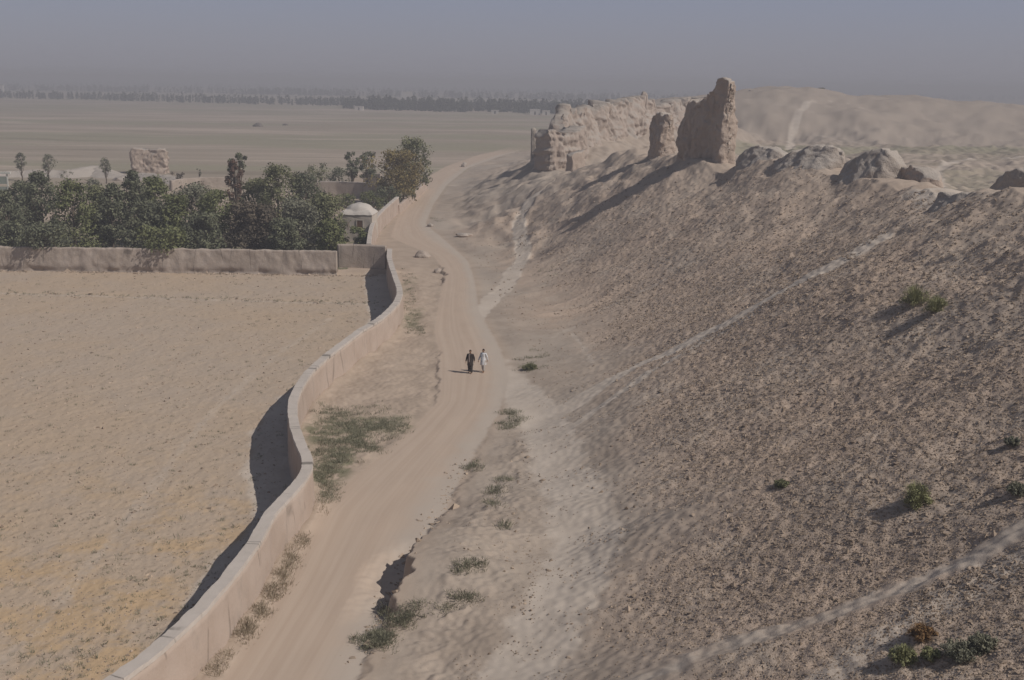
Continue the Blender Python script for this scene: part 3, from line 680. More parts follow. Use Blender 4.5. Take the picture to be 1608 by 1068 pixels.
def boulder(label, px, py, r, seed, mat=OLDMUD, sq=(1, 1, .7)):
    c = hit(px, py)[0]
    u = np.linspace(0, 2 * np.pi, 41)[:-1]; v = np.linspace(-1.45, 1.57, 18)
    U, Vv = np.meshgrid(u, v); d = np.stack([np.cos(U) * np.cos(Vv), np.sin(U) * np.cos(Vv), np.sin(Vv)], -1)
    k = r * (1 + 0.28 * n3(d[..., 0] * 1.7 + seed, d[..., 1] * 1.7, d[..., 2] * 1.7, seed) + 0.1 * n3(d[..., 0] * 5 + seed, d[..., 1] * 5, d[..., 2] * 5, seed))
    p = (d * k[..., None] * np.array(sq)).reshape(-1, 3); ii = np.arange(18 * 40).reshape(18, 40); jj = np.roll(ii, -1, 1)
    Q = np.stack([ii[:-1], jj[:-1], jj[1:], ii[1:]], -1).reshape(-1, 4)
    o = link("boulder", np_mesh("boulder", p, Q, mat)); o.location = (c[0], c[1], c[2] + 0.15 * r)
    return tag(o, label, "boulder")
boulder("rounded mud boulder beside the road bend near the winding wall's far end", 664, 404, 0.75, 3, OLDMUD, (1.1, 1.0, .9))
boulder("small brown mud lump at the left road edge by the bend", 688, 428, 0.5, 5, OLDMUD)
boulder("reddish mud lump on the bank right of the road bend", 728, 371, 0.7, 8, RUIN, (1.5, 1, .5))
boulder("small dark boulder where the slope meets the road, above the bend", 676, 356, 0.5, 9, RUINGREY)
boulder("grey mud lump on the bank at the far end of the dirt road", 729, 262, 0.8, 12, RUINGREY, (1, 1, 1))

# ------------------------------------------------------------------ plants
def leaf_mat(name, a, b, trans=0.15):
    e = N(name, 0.8, 0.15)
    t = e.attr("tone"); r = e.objrand()
    c = e.mix(t, a, b)
    e.color(c)
    tr = e.n.new("ShaderNodeBsdfTranslucent"); e.set(tr.inputs[0], c)
    mxs = e.n.new("ShaderNodeMixShader"); mxs.inputs[0].default_value = trans
    e.l.new(e.b.outputs[0], mxs.inputs[1]); e.l.new(tr.outputs[0], mxs.inputs[2]); e.l.new(mxs.outputs[0], e.n["Material Output"].inputs[0])
    return e.m
L_DARK = leaf_mat("leaves_dark", (0.096, 0.103, 0.073), (0.213, 0.219, 0.136))
L_OLIVE = leaf_mat("leaves_olive", (0.112, 0.120, 0.068), (0.261, 0.257, 0.140))
L_GREEN = leaf_mat("leaves_green", (0.102, 0.118, 0.055), (0.235, 0.242, 0.116))
L_BROWN = leaf_mat("leaves_brown", (0.093, 0.080, 0.061), (0.195, 0.160, 0.119))
L_YELL = leaf_mat("leaves_yellow", (0.150, 0.118, 0.050), (0.285, 0.225, 0.100))
L_RED = leaf_mat("leaves_red", (0.122, 0.078, 0.058), (0.225, 0.145, 0.109))
L_GREY = leaf_mat("leaves_grey", (0.135, 0.137, 0.104), (0.301, 0.290, 0.206))
GRASS_G = leaf_mat("grass_blades", (0.184, 0.184, 0.127), (0.343, 0.324, 0.238))
GRASS_D = leaf_mat("dry_blades", (0.27, 0.225, 0.16), (0.46, 0.385, 0.29))
BUSH_G = leaf_mat("bush_blades", (0.169, 0.180, 0.088), (0.387, 0.375, 0.198))
BUSH_Y = leaf_mat("bush_straw", (0.20, 0.12, 0.055), (0.36, 0.22, 0.11))
BARK = N("bark"); BARK.color(BARK.mix(BARK.ramp(BARK.noise(6, 4), .3, .7), (0.085, 0.066, 0.05), (0.16, 0.13, 0.10)))

def tube(path, radii, sides=7):
    path = np.asarray(path, float); n = len(path); V = []; 
    t = np.gradient(path, axis=0); t /= np.linalg.norm(t, axis=1)[:, None] + 1e-9
    for i in range(n):
        a = np.cross(t[i], [0.31, 0.95, 0.05]); a /= np.linalg.norm(a) + 1e-9; b = np.cross(t[i], a)
        for j in range(sides):
            th = 2 * math.pi * j / sides; V.append(path[i] + radii[i] * (math.cos(th) * a + math.sin(th) * b))
    Q = [[i * sides + j, i * sides + (j + 1) % sides, (i + 1) * sides + (j + 1) % sides, (i + 1) * sides + j] for i in range(n - 1) for j in range(sides)]
    V.append(path[-1] + t[-1] * radii[-1]); tip = len(V) - 1
    Q += [[(n - 1) * sides + j, (n - 1) * sides + (j + 1) % sides, tip, tip] for j in range(0)]
    return np.array(V), np.array(Q)
def join(parts):
    V, Q, o = [], [], 0
    for v, q in parts: V.append(v); Q.append(q + o); o += len(v)
    return np.concatenate(V), np.concatenate(Q)

def leaves(centres, rad, per, size, squash=0.8, seed=0, upright=0.0):
    """leaf-sized quads spread round clump centres"""
    rg = np.random.default_rng(seed)
    c = np.repeat(centres, per, 0); r = np.repeat(rad, per)
    n = len(c); d = rg.normal(0, 1, (n, 3)); d /= np.linalg.norm(d, axis=1)[:, None]
    k = r * rg.power(2.2, n)
    p = c + d * k[:, None] * np.array([1, 1, squash])
    nrm = d * 0.8 + rg.normal(0, .6, (n, 3)) + np.array([0, 0, 0.35]); nrm /= np.linalg.norm(nrm, axis=1)[:, None]
    a = np.cross(nrm, rg.normal(0, 1, (n, 3))); a /= np.linalg.norm(a, axis=1)[:, None] + 1e-9; b = np.cross(nrm, a)
    s = size * rg.uniform(0.6, 1.4, n)[:, None]; la = a * s; lb = b * s * rg.uniform(0.45, .8, n)[:, None]
    q = np.stack([p - la, p + lb - la * .1, p + la, p - lb + la * .1], 1)
    tone = np.clip(np.repeat(rg.random(len(centres)), per) * 0.65 + rg.random(n) * 0.45 - 0.05, 0, 1)
    return q.reshape(-1, 3), np.arange(4 * n).reshape(n, 4), np.repeat(tone, 4)

def tree(name, label, base, h, w, mat, seed, trunk_h=0.25, shape="round", n_cl=34, per=70, leaf=0.17, group=None, cat="tree", limbs=6, hbase=0.0, tr=None, sparse=1.0):
    rg = np.random.default_rng(seed)
    o = empty(name, tuple(base)); tag(o, label, cat, group)
    th = h * trunk_h; r0 = tr or 0.016 * h + 0.03
    lean = rg.normal(0, 0.035, 2) * h
    zz = np.linspace(-0.3, h * 0.8, 9)
    tp = np.stack([lean[0] * (zz / h) ** 2 + 0.05 * rg.normal(0, 1, 9), lean[1] * (zz / h) ** 2 + 0.05 * rg.normal(0, 1, 9), zz], 1)
    parts = [tube(tp, np.linspace(r0 * 1.25, r0 * 0.25, 9))]
    cs, rs = [], []
    for i in range(n_cl):
        f = (i + rg.random()) / n_cl                       # height fraction within the crown
        if shape == "round": prof = math.sin(math.pi * (0.10 + 0.86 * f)) ** 0.7
        elif shape == "tall": prof = (math.sin(math.pi * (0.08 + 0.9 * f ** 0.9))) ** 0.8
        elif shape == "broad": prof = math.sin(math.pi * (0.12 + 0.75 * f)) ** 0.5
        elif shape == "vase": prof = 0.35 + 0.65 * f
        elif shape == "skirt": prof = (1 - 0.55 * f)
        an = rg.uniform(0, 6.28); rr = 0.5 * w * prof * math.sqrt(rg.uniform(0.15, 1)) * (0.8 if rg.random() < .8 else 1.08)
        z = th + (h - th) * f
        c = (lean[0] * f + rr * math.cos(an), lean[1] * f + rr * math.sin(an), z)
        cs.append(c); rs.append((0.10 + 0.09 * rg.random()) * w * (1.15 if shape in ("round", "broad") else .95))
        if i % max(1, n_cl // (limbs * 2)) == 0:
            s_i = min(0.62, 0.12 + 0.6 * f * rg.uniform(.5, .9)) * h; s0 = np.array([lean[0] * (s_i / h) ** 2, lean[1] * (s_i / h) ** 2, s_i]); e = np.array(c)
            md = (s0 + e) / 2 + np.array([0, 0, -0.04 * h]) + rg.normal(0, .06, 3)
            parts.append(tube(np.array([s0, md, e]), [r0 * .5, r0 * .32, r0 * .12], 5))
    V, Q = join(parts); link("trunk", np_mesh("trunk", V, Q, BARK.m), o)
    cs = np.array(cs); rs = np.array(rs)
    cs[:, 2] = np.minimum(cs[:, 2], h - rs * 0.6)
    V, Q, t = leaves(cs, rs, per, leaf, 0.85, seed + 1)
    link("crown", np_mesh("crown", V, Q, mat, False, {"tone": t}), o)
    return o
def at_depth(px, d):                              # ground point under a photo column at depth d
    q = PD(px, 300, d); z = float(H(q[0], q[1], False)); return np.array([q[0], q[1], z])
def top_h(px, pytop, d):
    q = PD(px, pytop, d); return float(q[2] - H(q[0], q[1], False))
G = "orchard trees behind the garden wall"
ORCH = [  # px, top py, width px, depth, material, shape, label
    (6, 300, 50, 133, L_DARK, "round", "dark tree cut by the left edge, behind the garden wall"),
    (64, 270, 62, 141, L_DARK, "tall", "tall dark bluish green tree second from the left edge"),
    (32, 285, 44, 147, L_DARK, "round", "dark round tree between the edge tree and the tall dark tree"),
    (112, 283, 62, 134, L_GREEN, "skirt", "mid green tree leafy down to the wall, right of the tall dark tree"),
    (150, 292, 40, 144, L_OLIVE, "round", "olive tree behind the gap of bright grass"),
    (172, 290, 46, 137, L_DARK, "round", "dark small tree standing in the gap of bright grass"),
    (206, 268, 48, 139, L_DARK, "tall", "dark tree in front of the flat topped ruin, left of its middle"),
    (240, 277, 56, 144, L_GREEN, "round", "green tree directly below the flat topped ruin"),
    (228, 315, 60, 132, L_DARK, "skirt", "dark low tree close to the wall below the flat topped ruin"),
    (268, 305, 50, 133, L_GREEN, "skirt", "green low leafy tree close behind the garden wall below the far pale wall"),
    (300, 288, 66, 141, L_GREY, "round", "grey green round tree below the far pale wall"),
    (338, 300, 56, 136, L_GREEN, "round", "green rounded tree just left of the reddish tree"),
    (318, 335, 56, 131, L_DARK, "skirt", "dark low tree hugging the garden wall left of the reddish tree"),
    (378, 318, 52, 134, L_BROWN, "skirt", "brownish low tree in front of the reddish tree"),
    (412, 322, 54, 135, L_BROWN, "round", "brown green tree with thinning leaves right of the reddish tree"),
    (436, 258, 66, 150, L_OLIVE, "tall", "tall olive tree in the middle of the orchard, feathery top"),
    (405, 282, 50, 152, L_OLIVE, "round", "olive round tree half hidden left of the tall feathery olive tree"),
    (480, 272, 54, 155, L_DARK, "round", "dark tree left of the smooth grey orchard wall"),
    (468, 312, 66, 136, L_GREY, "skirt", "large grey green tree leafy to the ground, left of the domed house"),
    (508, 305, 58, 141, L_OLIVE, "round", "olive tree whose crown ends next to the domed house"),
    (446, 345, 50, 131, L_DARK, "skirt", "dark low tree close to the wall below the tall feathery olive tree"),
    (515, 345, 36, 133, L_GREEN, "round", "small green tree at the right end of the orchard, nearest the domed house"),
]
for i, (px, py, wpx, d, mt, shp, lab) in enumerate(ORCH):
    b = at_depth(px, d); h = top_h(px, py, d); wm = wpx * d / F * 1.12
    tree("orchard_tree", lab, b, h, wm * (1.32 if shp == 'skirt' else 1.18), mt, 100 + i, 0.06 if shp == "skirt" else 0.14, shp, 64, 85, 0.150, G)
for i, (px, w_, hh, lab) in enumerate([(62, 6.2, 4.6, "low leafy tree overhanging the garden wall near the left edge"), (252, 5.6, 4.4, "low leafy tree leaning over the garden wall below the flat topped ruin")]):
    q = at_depth(px, GWY0 + 1.0); q[1] = gwy(q[0]) + 1.0; q[2] = 0
    tree("orchard_tree", lab, q, hh, w_, [L_DARK, L_GREEN][i], 150 + i, .48, "broad", 40, 70, .15, G)
tree("autumn_tree", "thin reddish brown tree with a dark tuft on top, above the orchard", at_depth(371, 158), top_h(371, 252, 158), 36 * 158 / F, L_RED, 160, .3, "tall", 34, 60, .15)
tree("pine_tree", "narrow tree with dark flat tuft just behind the reddish tree", at_depth(370, 161), top_h(370, 241, 161), 30 * 161 / F, L_DARK, 161, .78, "broad", 14, 60, .15)
# three sapling-like trees out on the sand
for i, (px, py, wpx, lab) in enumerate([(36, 240, 17, "leftmost of three slim young trees standing on the pale sand"), (78, 242, 20, "middle one of three slim young trees on the pale sand, widest crown"),
                                        (168, 248, 17, "rightmost of three slim young trees on the pale sand, nearest the ruin")]):
    d = [232, 230, 228][i]; tree("young_tree", lab, at_depth(px, d), top_h(px, py, d), wpx * d / F * 1.25, L_GREY, 170 + i, 0.45, "tall", 34, 34, .12, "slim young trees on the sand", limbs=8, tr=.11)
# roadside group
tree("roadside_tree", "broad yellow brown autumn tree at the far road bend", at_depth(622, 196), top_h(622, 236, 196), 84 * 196 / F, L_YELL, 180, .12, "broad", 60, 90, .19)
tree("roadside_tree", "dark green tree rising behind the yellow autumn tree", at_depth(650, 203), top_h(650, 216, 203), 66 * 203 / F, L_OLIVE, 181, .22, "round", 50, 80, .18)
tree("roadside_tree", "brown olive low tree at the road edge under the dark green tree", at_depth(634, 200), top_h(634, 262, 200), 40 * 200 / F, L_OLIVE, 182, .1, "skirt", 26, 70, .18)
tree("slim_tree", "left one of two slim dark trees behind the smooth grey wall", at_depth(553, 210), top_h(553, 239, 210), 30 * 210 / F, L_DARK, 183, .45, "broad", 22, 60, .16, "twin slim dark trees", tr=.12)
tree("slim_tree", "right one of two slim dark trees, touching the yellow autumn tree", at_depth(577, 211), top_h(577, 239, 211), 34 * 211 / F, L_DARK, 184, .42, "broad", 24, 60, .16, "twin slim dark trees", tr=.12)
def shrub(name, label, px, d, pytop, wpx, mt, seed, shape="broad", n_cl=22, per=60, leaf=.15, group=None):
    return tree(name, label, at_depth(px, d), max(.6, top_h(px, pytop, d)), wpx * d / F * 1.1, mt, seed, .06, shape, n_cl, per, leaf, group, "shrub", 4)
shrub("shrub", "olive bush behind the grey wall's left end", 503, 216, 258, 42, L_OLIVE, 190)
shrub("shrub", "dark bush behind the grey wall, left of the twin slim trees", 532, 214, 263, 34, L_DARK, 191)
shrub("shrub", "green bush in front of the grey wall, left part", 540, 190, 306, 44, L_GREEN, 192)
shrub("shrub", "green bush between the grey wall and the dome, right part", 585, 186, 300, 40, L_GREEN, 193)
shrub("shrub", "dark bush below the yellow tree by the road wall", 612, 188, 292, 44, L_DARK, 194)
shrub("shrub", "leafy green bush in front of the domed house door", 561, 138.5, 356, 34, L_GREEN, 195, n_cl=26)
shrub("shrub", "dry reddish bush right of the flat topped ruin", 280, 225, 270, 22, L_BROWN, 196, "vase", 14, 30)
shrub("shrub", "grey bush on the sand between two slim young trees", 148, 205, 281, 24, L_GREY, 197)
shrub("shrub", "small dark sprig on the sand right of the ruin", 314, 232, 264, 9, L_GREY, 198, "vase", 8, 20)
shrub("shrub", "flat grey sprig on the sand mound left of the ruin", 107, 226, 268, 18, L_GREY, 199, "broad", 8, 20)
shrub("shrub", "single dark bush at the head of the pale trail on the far mound", 1280, 416, 147, 10, L_DARK, 200, "round", 10, 30, .3)

# ------------------------------------------------------------------ grass
def blades(name, label, pos, hgt, n_per, mat, spread, seed, obj_loc=None, kind='stuff', cat="grass", group=None):
    rg = np.random.default_rng(seed)
    c = np.repeat(pos, n_per, 0); h = np.repeat(hgt, n_per) * rg.uniform(.45, 1.1, len(c)); n = len(c)
    sp_ = np.repeat(spread, n_per)
    a = rg.uniform(0, 6.28, n); rr = np.sqrt(rg.random(n)) * sp_
    b = c + np.stack([np.cos(a) * rr, np.sin(a) * rr, -0.03 + 0 * a], 1)
    ln = rg.normal(0, .35, (n, 2)) * h[:, None] + np.stack([np.cos(a), np.sin(a)], 1) * (0.45 * h * rr / np.maximum(sp_, .01))[:, None]
    tip = b + np.concatenate([ln, h[:, None]], 1)
    w_ = (0.008 + 0.018 * h) ; th = rg.uniform(0, 3.14, n); sd_ = np.stack([np.cos(th) * w_, np.sin(th) * w_, 0 * w_], 1)
    midp = (b + tip) / 2 + np.stack([0 * h, 0 * h, .12 * h], 1)
    V = np.stack([b - sd_, b + sd_, midp + sd_ * .8, tip, midp - sd_ * .8], 1)
    f = np.arange(5 * n).reshape(n, 5)
    tone = np.clip(np.repeat(rg.random(len(pos)), n_per) * .6 + .5 * rg.random(n) - .05, 0, 1)
    if obj_loc is not None: V = V - np.asarray(obj_loc)
    o = link(name, np_mesh(name, V.reshape(-1, 3), f, mat, False, {"tone": np.repeat(tone, 5)}))
    if obj_loc is not None: o.location = obj_loc
    return tag(o, label, cat, group, kind)
GP = []
def gpatch(px, py, sx, sy, n, ang=0.0):
    rg = RNG; a = rg.normal(0, 1, n) * sx; b = rg.normal(0, 1, n) * sy
    GP.append(np.stack([px + a * math.cos(ang) - b * math.sin(ang), py + a * math.sin(ang) + b * math.cos(ang)], 1))
for g in [(515, 655, 18, 9, 60), (560, 668, 30, 10, 110), (610, 672, 18, 9, 70), (545, 692, 28, 9, 100), (520, 715, 18, 10, 80), (510, 745, 12, 14, 70), (515, 775, 8, 6, 25),
          (575, 705, 14, 6, 30), (645, 500, 7, 14, 40), (655, 520, 8, 3, 16), (640, 470, 8, 10, 20), (640, 440, 10, 12, 14), (590, 640, 20, 5, 10),
          (470, 850, 6, 8, 40), (455, 880, 6, 10, 50), (440, 910, 7, 10, 60), (425, 935, 7, 8, 50), (405, 962, 9, 6, 45), (385, 985, 9, 8, 60), (380, 1000, 6, 6, 30), (350, 1028, 6, 7, 26), (335, 1052, 7, 5, 24), (500, 803, 5, 4, 12),
          (610, 960, 7, 4, 24), (625, 975, 9, 5, 40), (600, 1000, 10, 6, 60), (590, 1010, 9, 5, 40), (650, 955, 10, 6, 22), (565, 1005, 4, 3, 8),
          (805, 655, 9, 7, 40), (790, 668, 6, 4, 18), (745, 733, 8, 3, 22), (780, 770, 8, 5, 14), (790, 755, 8, 4, 12), (775, 792, 6, 3, 10), (730, 890, 8, 4, 16), (745, 885, 8, 4, 14), (720, 935, 7, 3, 12), (740, 937, 8, 3, 12), (705, 950, 12, 4, 12), (790, 825, 5, 4, 8),
          (830, 572, 9, 6, 24), (850, 560, 8, 4, 10), (860, 422, 10, 4, 10), (690, 345, 8, 3, 10)]:
    gpatch(*g)
g_px = np.concatenate(GP); gpos = hit(g_px[:, 0], g_px[:, 1])
ok = (gpos[:, 0] > wall_x(gpos[:, 1]) + 0.5); gpos = gpos[ok]
gp_ = g_px[ok]; dry = (gp_[:, 0] < 520) & (gp_[:, 1] > 795)
blades("dry_grass", "straw coloured dry grass along the foot of the winding wall", gpos[dry], 0.08 + 0.18 * RNG.random(dry.sum()), 15, GRASS_D, 0.2 + 0.2 * RNG.random(dry.sum()), 8)
gpos = gpos[~dry]
blades("grass", "low grey green grass tufts on the verge and road edges", gpos, 0.10 + 0.16 * RNG.random(len(gpos)), 26, GRASS_G, 0.22 + 0.2 * RNG.random(len(gpos)), 5)
# weeds in the field
n = 900; fx = RNG.uniform(-5, 600, n); fy = 425 + 645 * RNG.random(n) ** 1.3; fp = P(fx, fy, -0.5)
cl = np.stack([RNG.normal(250, 55, 60), RNG.normal(940, 55, 60)], 1); cl2 = np.stack([RNG.normal(500, 40, 40), RNG.normal(500, 30, 40)], 1); cl3 = np.stack([RNG.normal(120, 80, 50), RNG.normal(1035, 25, 50)], 1)
_t = RNG.random(170); cl4 = np.stack([_t * 600, np.interp(_t * 600, [0, 150, 350, 570], [459, 463, 470, 476]) + RNG.normal(0, 1.6, 170)], 1)
cl = np.concatenate([cl, cl2, cl3, cl4]); fp = np.concatenate([fp, P(cl[:, 0], cl[:, 1], -0.5)])
ok = (fp[:, 0] < wall_x(fp[:, 1]) - 0.7) & (fp[:, 1] < gwy(fp[:, 0]) - .7); fp = fp[ok]; fp[:, 2] = H(fp[:, 0], fp[:, 1])
blades("weeds", "scattered dark green weeds in the dry field", fp, 0.10 + 0.12 * RNG.random(len(fp)) ** 2, 14, GRASS_G, 0.08 + 0.16 * RNG.random(len(fp)), 6)
# single bushes on the rampart
def slope_bush(label, p, h, w_, mat, seed):
    rg = np.random.default_rng(seed); n = 46
    w_ = w_ * 1.3; h = h * 1.12; an = rg.uniform(0, 6.28, n); el = np.arcsin(rg.random(n)); rr = 0.45 + 0.5 * rg.random(n)
    cs = np.stack([np.cos(an) * np.cos(el) * rr * w_, np.sin(an) * np.cos(el) * rr * w_, 0.05 + np.sin(el) * rr * h * (0.75 + 0.35 * rg.random(n))], 1)
    V1, Q1, t1 = leaves(cs, np.full(n, 0.20 * w_), 46, 0.030, 1.0, seed)
    m_ = 700; a = rg.uniform(0, 6.28, m_); e_ = np.arcsin(rg.random(m_) ** .7); k = rg.uniform(.6, 1.12, m_)
    tip = np.stack([np.cos(a) * np.cos(e_) * w_ * k, np.sin(a) * np.cos(e_) * w_ * k, np.sin(e_) * h * k], 1); b0 = tip * rg.uniform(.15, .6, m_)[:, None]; b0[:, 2] -= .03
    sd_ = np.stack([-np.sin(a), np.cos(a), 0 * a], 1) * 0.010
    V2 = np.stack([b0 - sd_, b0 + sd_, tip + sd_ * .4, tip - sd_ * .4], 1).reshape(-1, 3); Q2 = np.arange(4 * m_).reshape(m_, 4) + len(V1)
    t2 = np.repeat(rg.random(m_), 4)
    o = link("slope_bush", np_mesh("slope_bush", np.concatenate([V1, V2]), np.concatenate([Q1, Q2]), mat, False, {"tone": np.concatenate([t1, t2])}))
    o.location = p
    return tag(o, label, "bush", "bushes on the rampart slope")
for i, (px, py, hh, ww, mt, lab) in enumerate([
        (1436, 478, .95, .60, BUSH_G, "round green bush high on the slope, upper of two neighbours"), (1470, 492, .80, .60, BUSH_G, "green bush high on the slope, lower right of its neighbour"),
        (1437, 794, .80, .46, BUSH_G, "yellow green feathery bush alone on the lower right slope"), (1420, 1036, .40, .33, BUSH_G, "small green bush near the bottom edge, left of the long dark one"),
        (1462, 1035, .22, .22, BUSH_G, "tiny yellow green bush between the two bottom bushes"), (1510, 1030, .28, .42, L_GREY, "long dark grey green bush near the bottom right corner"), (1545, 1018, .26, .34, L_GREY, "grey bush at the right end of the long dark bush"),
        (1446, 1002, .35, .32, BUSH_Y, "orange dry bush just above the small green bush"), (1228, 762, .18, .30, L_OLIVE, "low olive bush in the middle of the rubble slope"),
        (1600, 775, .26, .34, L_GREY, "dark bush at the right edge level with the feathery bush"), (1590, 700, .18, .25, L_GREY, "grey low bush at the right edge above the dark bush"),
        (832, 580, .4, .5, L_OLIVE, "dark green bush on the bank right of the two walkers")]):
    p = hit(px, py)[0]
    slope_bush(lab, p, hh, ww, mt, 300 + i)

# ------------------------------------------------------------------ far treelines
FAR = leaf_mat("far_leaves", (0.045, 0.054, 0.042), (0.098, 0.105, 0.075))
def treeline(label, spec, seed, hs, dens, poplar=False):
    rg = np.random.default_rng(seed); C_, R_ = [], []
    for (px0, px1, d0, d1) in spec:
        n = int(abs(px1 - px0) * dens)
        for i in range(n):
            t = rg.random(); px = px0 + (px1 - px0) * t; d = (d0 + (d1 - d0) * t) * rg.uniform(1.0, 1.10)
            b = PD(px, 200, d); h = hs * rg.uniform(.6, 1.15) * (0.75 + 0.5 * (0.5 + 0.5 * float(n2(px / 14.0, d * 0, seed))))
            k = 6 if poplar and rg.random() < .6 else 4
            for j in range(k):
                f = (j + .4) / k; wd_ = (0.13 if k == 6 else .26) * h
                C_.append((b[0] + rg.normal(0, wd_ * .4), b[1] + rg.normal(0, wd_ * .4), h * f)); R_.append(wd_ * (1.25 - .6 * abs(f - .4)))
    V, Q, t = leaves(np.array(C_), np.array(R_), 16, hs * 0.085, 1.1, seed)
    return tag(link("treeline", np_mesh("treeline", V, Q, FAR, False, {"tone": t})), label, "treeline", kind='stuff')
treeline("long far belt of trees across the edge of the plain", [(-60, 560, 1130, 960), (540, 900, 880, 870)], 401, 6.5, 0.7, True)
treeline("taller poplar belt before the far trees", [(540, 740, 860, 830), (745, 900, 840, 800), (900, 960, 820, 800)], 402, 9, 0.8, True)
treeline("hazy second belt of trees farther out", [(-80, 560, 1750, 1600), (400, 1100, 1650, 1450)], 403, 9, 0.5)
treeline("faint farthest belt of trees on the horizon", [(-120, 1700, 2800, 2400)], 404, 10, 0.4)
# a few far pale houses
WHITE = N("whitewash"); WHITE.color((0.62, 0.58, 0.53)); DARKW = N("opening"); DARKW.color((0.05, 0.045, 0.04))
def box_mesh(x0, x1, y0, y1, z0, z1):
    v = np.array([[x0, y0, z0], [x1, y0, z0], [x1, y1, z0], [x0, y1, z0], [x0, y0, z1], [x1, y0, z1], [x1, y1, z1], [x0, y1, z1]], float)
    q = np.array([[0, 3, 2, 1], [4, 5, 6, 7], [0, 1, 5, 4], [1, 2, 6, 5], [2, 3, 7, 6], [3, 0, 4, 7]]); return v, q
for (px, d, w_, h_, lab) in [(838, 795, 7, 3.2, "low white far house before the trees, left of the rampart"), (855, 790, 5, 2.6, "smaller white far house nearest the rampart"), (566, 850, 6, 2.4, "tiny white far house at the left end of the poplars"),
                             (776, 800, 5, 2.2, "tiny pale far hut on the plain before the poplars"), (10, 1490, 14, 9, "pale far building at the left edge above the trees"), (640, 1400, 12, 9, "faint far building above the middle of the tree belt")]:
    b = at_depth(px, d); o = empty("far_house", tuple(b)); tag(o, lab, "house")
    v, q = box_mesh(-w_ / 2, w_ / 2, -2.5, 2.5, -.5, h_); link("wall", np_mesh("wall", v, q, WHITE.m, False), o)
    v, q = box_mesh(-w_ / 2 - .2, w_ / 2 + .2, -2.7, 2.7, h_ + .003, h_ + .3); link("roof", np_mesh("roof", v, q, WHITE.m, False), o)
    v, q = box_mesh(-.5, .5, -2.56, -2.44, 0, 2.0); link("door", np_mesh("door", v, q, DARKW.m, False), o)
for (px, py, r, sd_, lab) in [(405, 199, 1.6, 41, "dark heap alone on the far plain, larger of two"), (448, 197, 1.0, 42, "dark heap alone on the far plain, smaller of two")]:
    boulder(lab, px, py, r * 0.95, sd_, DARKEARTH, (1.3, 1, .8))

# ------------------------------------------------------------------ sand banks behind the orchard
def bank(name, label, pts_px, z, hb, seed, mat):
    g = P(np.array([p[0] for p in pts_px]), np.array([p[1] for p in pts_px]), 0)[:, :2]
    q = [(a[0], a[1], zz) for a, zz in zip(g, z)]
    return ruin(name, label, q, hb, 0.7, mat, 12, 0.3, 2.5, seed, .5, cat="bank", top_amp=.25, ends=3)
bank("sand_bank", "long low pale sand bank behind the slim young trees", [(-60, 278), (40, 276), (110, 277), (150, 272), (190, 280)], [0.9, 1.1, 1.3, 1.7, 0.5], 6.0, 51, RUINGREY)
bank("sand_bank", "low pale broken bank at the foot of the flat topped ruin", [(185, 284), (215, 280), (262, 284), (300, 292)], [0.7, 1.2, 1.1, 0.5], 4.5, 53, RUINPINK)

# ------------------------------------------------------------------ domed house
hx = P(559, 379); hz = 3.45
house = empty("domed_house", (hx[0], hx[1], 0.0), math.radians(-3)); tag(house, "small square mud house with a pale shallow dome beside the roadside wall", "house")
W2 = 2.15; D2 = 4.3
def grid_box(x0, x1, y0, y1, z0, z1, amp, seed, n=16):
    parts = []
    def face(o, a, b):
        u = np.linspace(0, 1, n); Ug, Vg = np.meshgrid(u, u); p = np.array(o)[None, None] + Ug[..., None] * np.array(a) + Vg[..., None] * np.array(b)
        p = p + amp * np.stack([n3(p[..., 0] * 1.3, p[..., 1] * 1.3, p[..., 2] * 1.3, seed + k) for k in range(3)], -1)
        ii = np.arange(n * n).reshape(n, n); parts.append((p.reshape(-1, 3), np.stack([ii[:-1, :-1], ii[:-1, 1:], ii[1:, 1:], ii[1:, :-1]], -1).reshape(-1, 4)))
    dx, dy, dz = x1 - x0, y1 - y0, z1 - z0
    face((x0, y0, z0), (dx, 0, 0), (0, 0, dz)); face((x1, y0, z0), (0, dy, 0), (0, 0, dz)); face((x1, y1, z0), (-dx, 0, 0), (0, 0, dz)); face((x0, y1, z0), (0, -dy, 0), (0, 0, dz)); face((x0, y0, z1), (dx, 0, 0), (0, dy, 0))
    return join(parts)
HOUSE = mud_material("house_mud", (0.46, 0.375, 0.285), (0.50, 0.41, 0.32), (0.40, 0.32, 0.24), .2, (1, 1, .6), .04, .4)
DOME = mud_material("dome_plaster", (0.47, 0.40, 0.335), (0.51, 0.44, 0.37), (0.42, 0.355, 0.295), .2, (1, 1, 1), .05, .4)
V, Q = grid_box(-W2, W2, 0, D2, -.3, hz, .05, 71); link("wall", np_mesh("wall", V, Q, HOUSE), house)
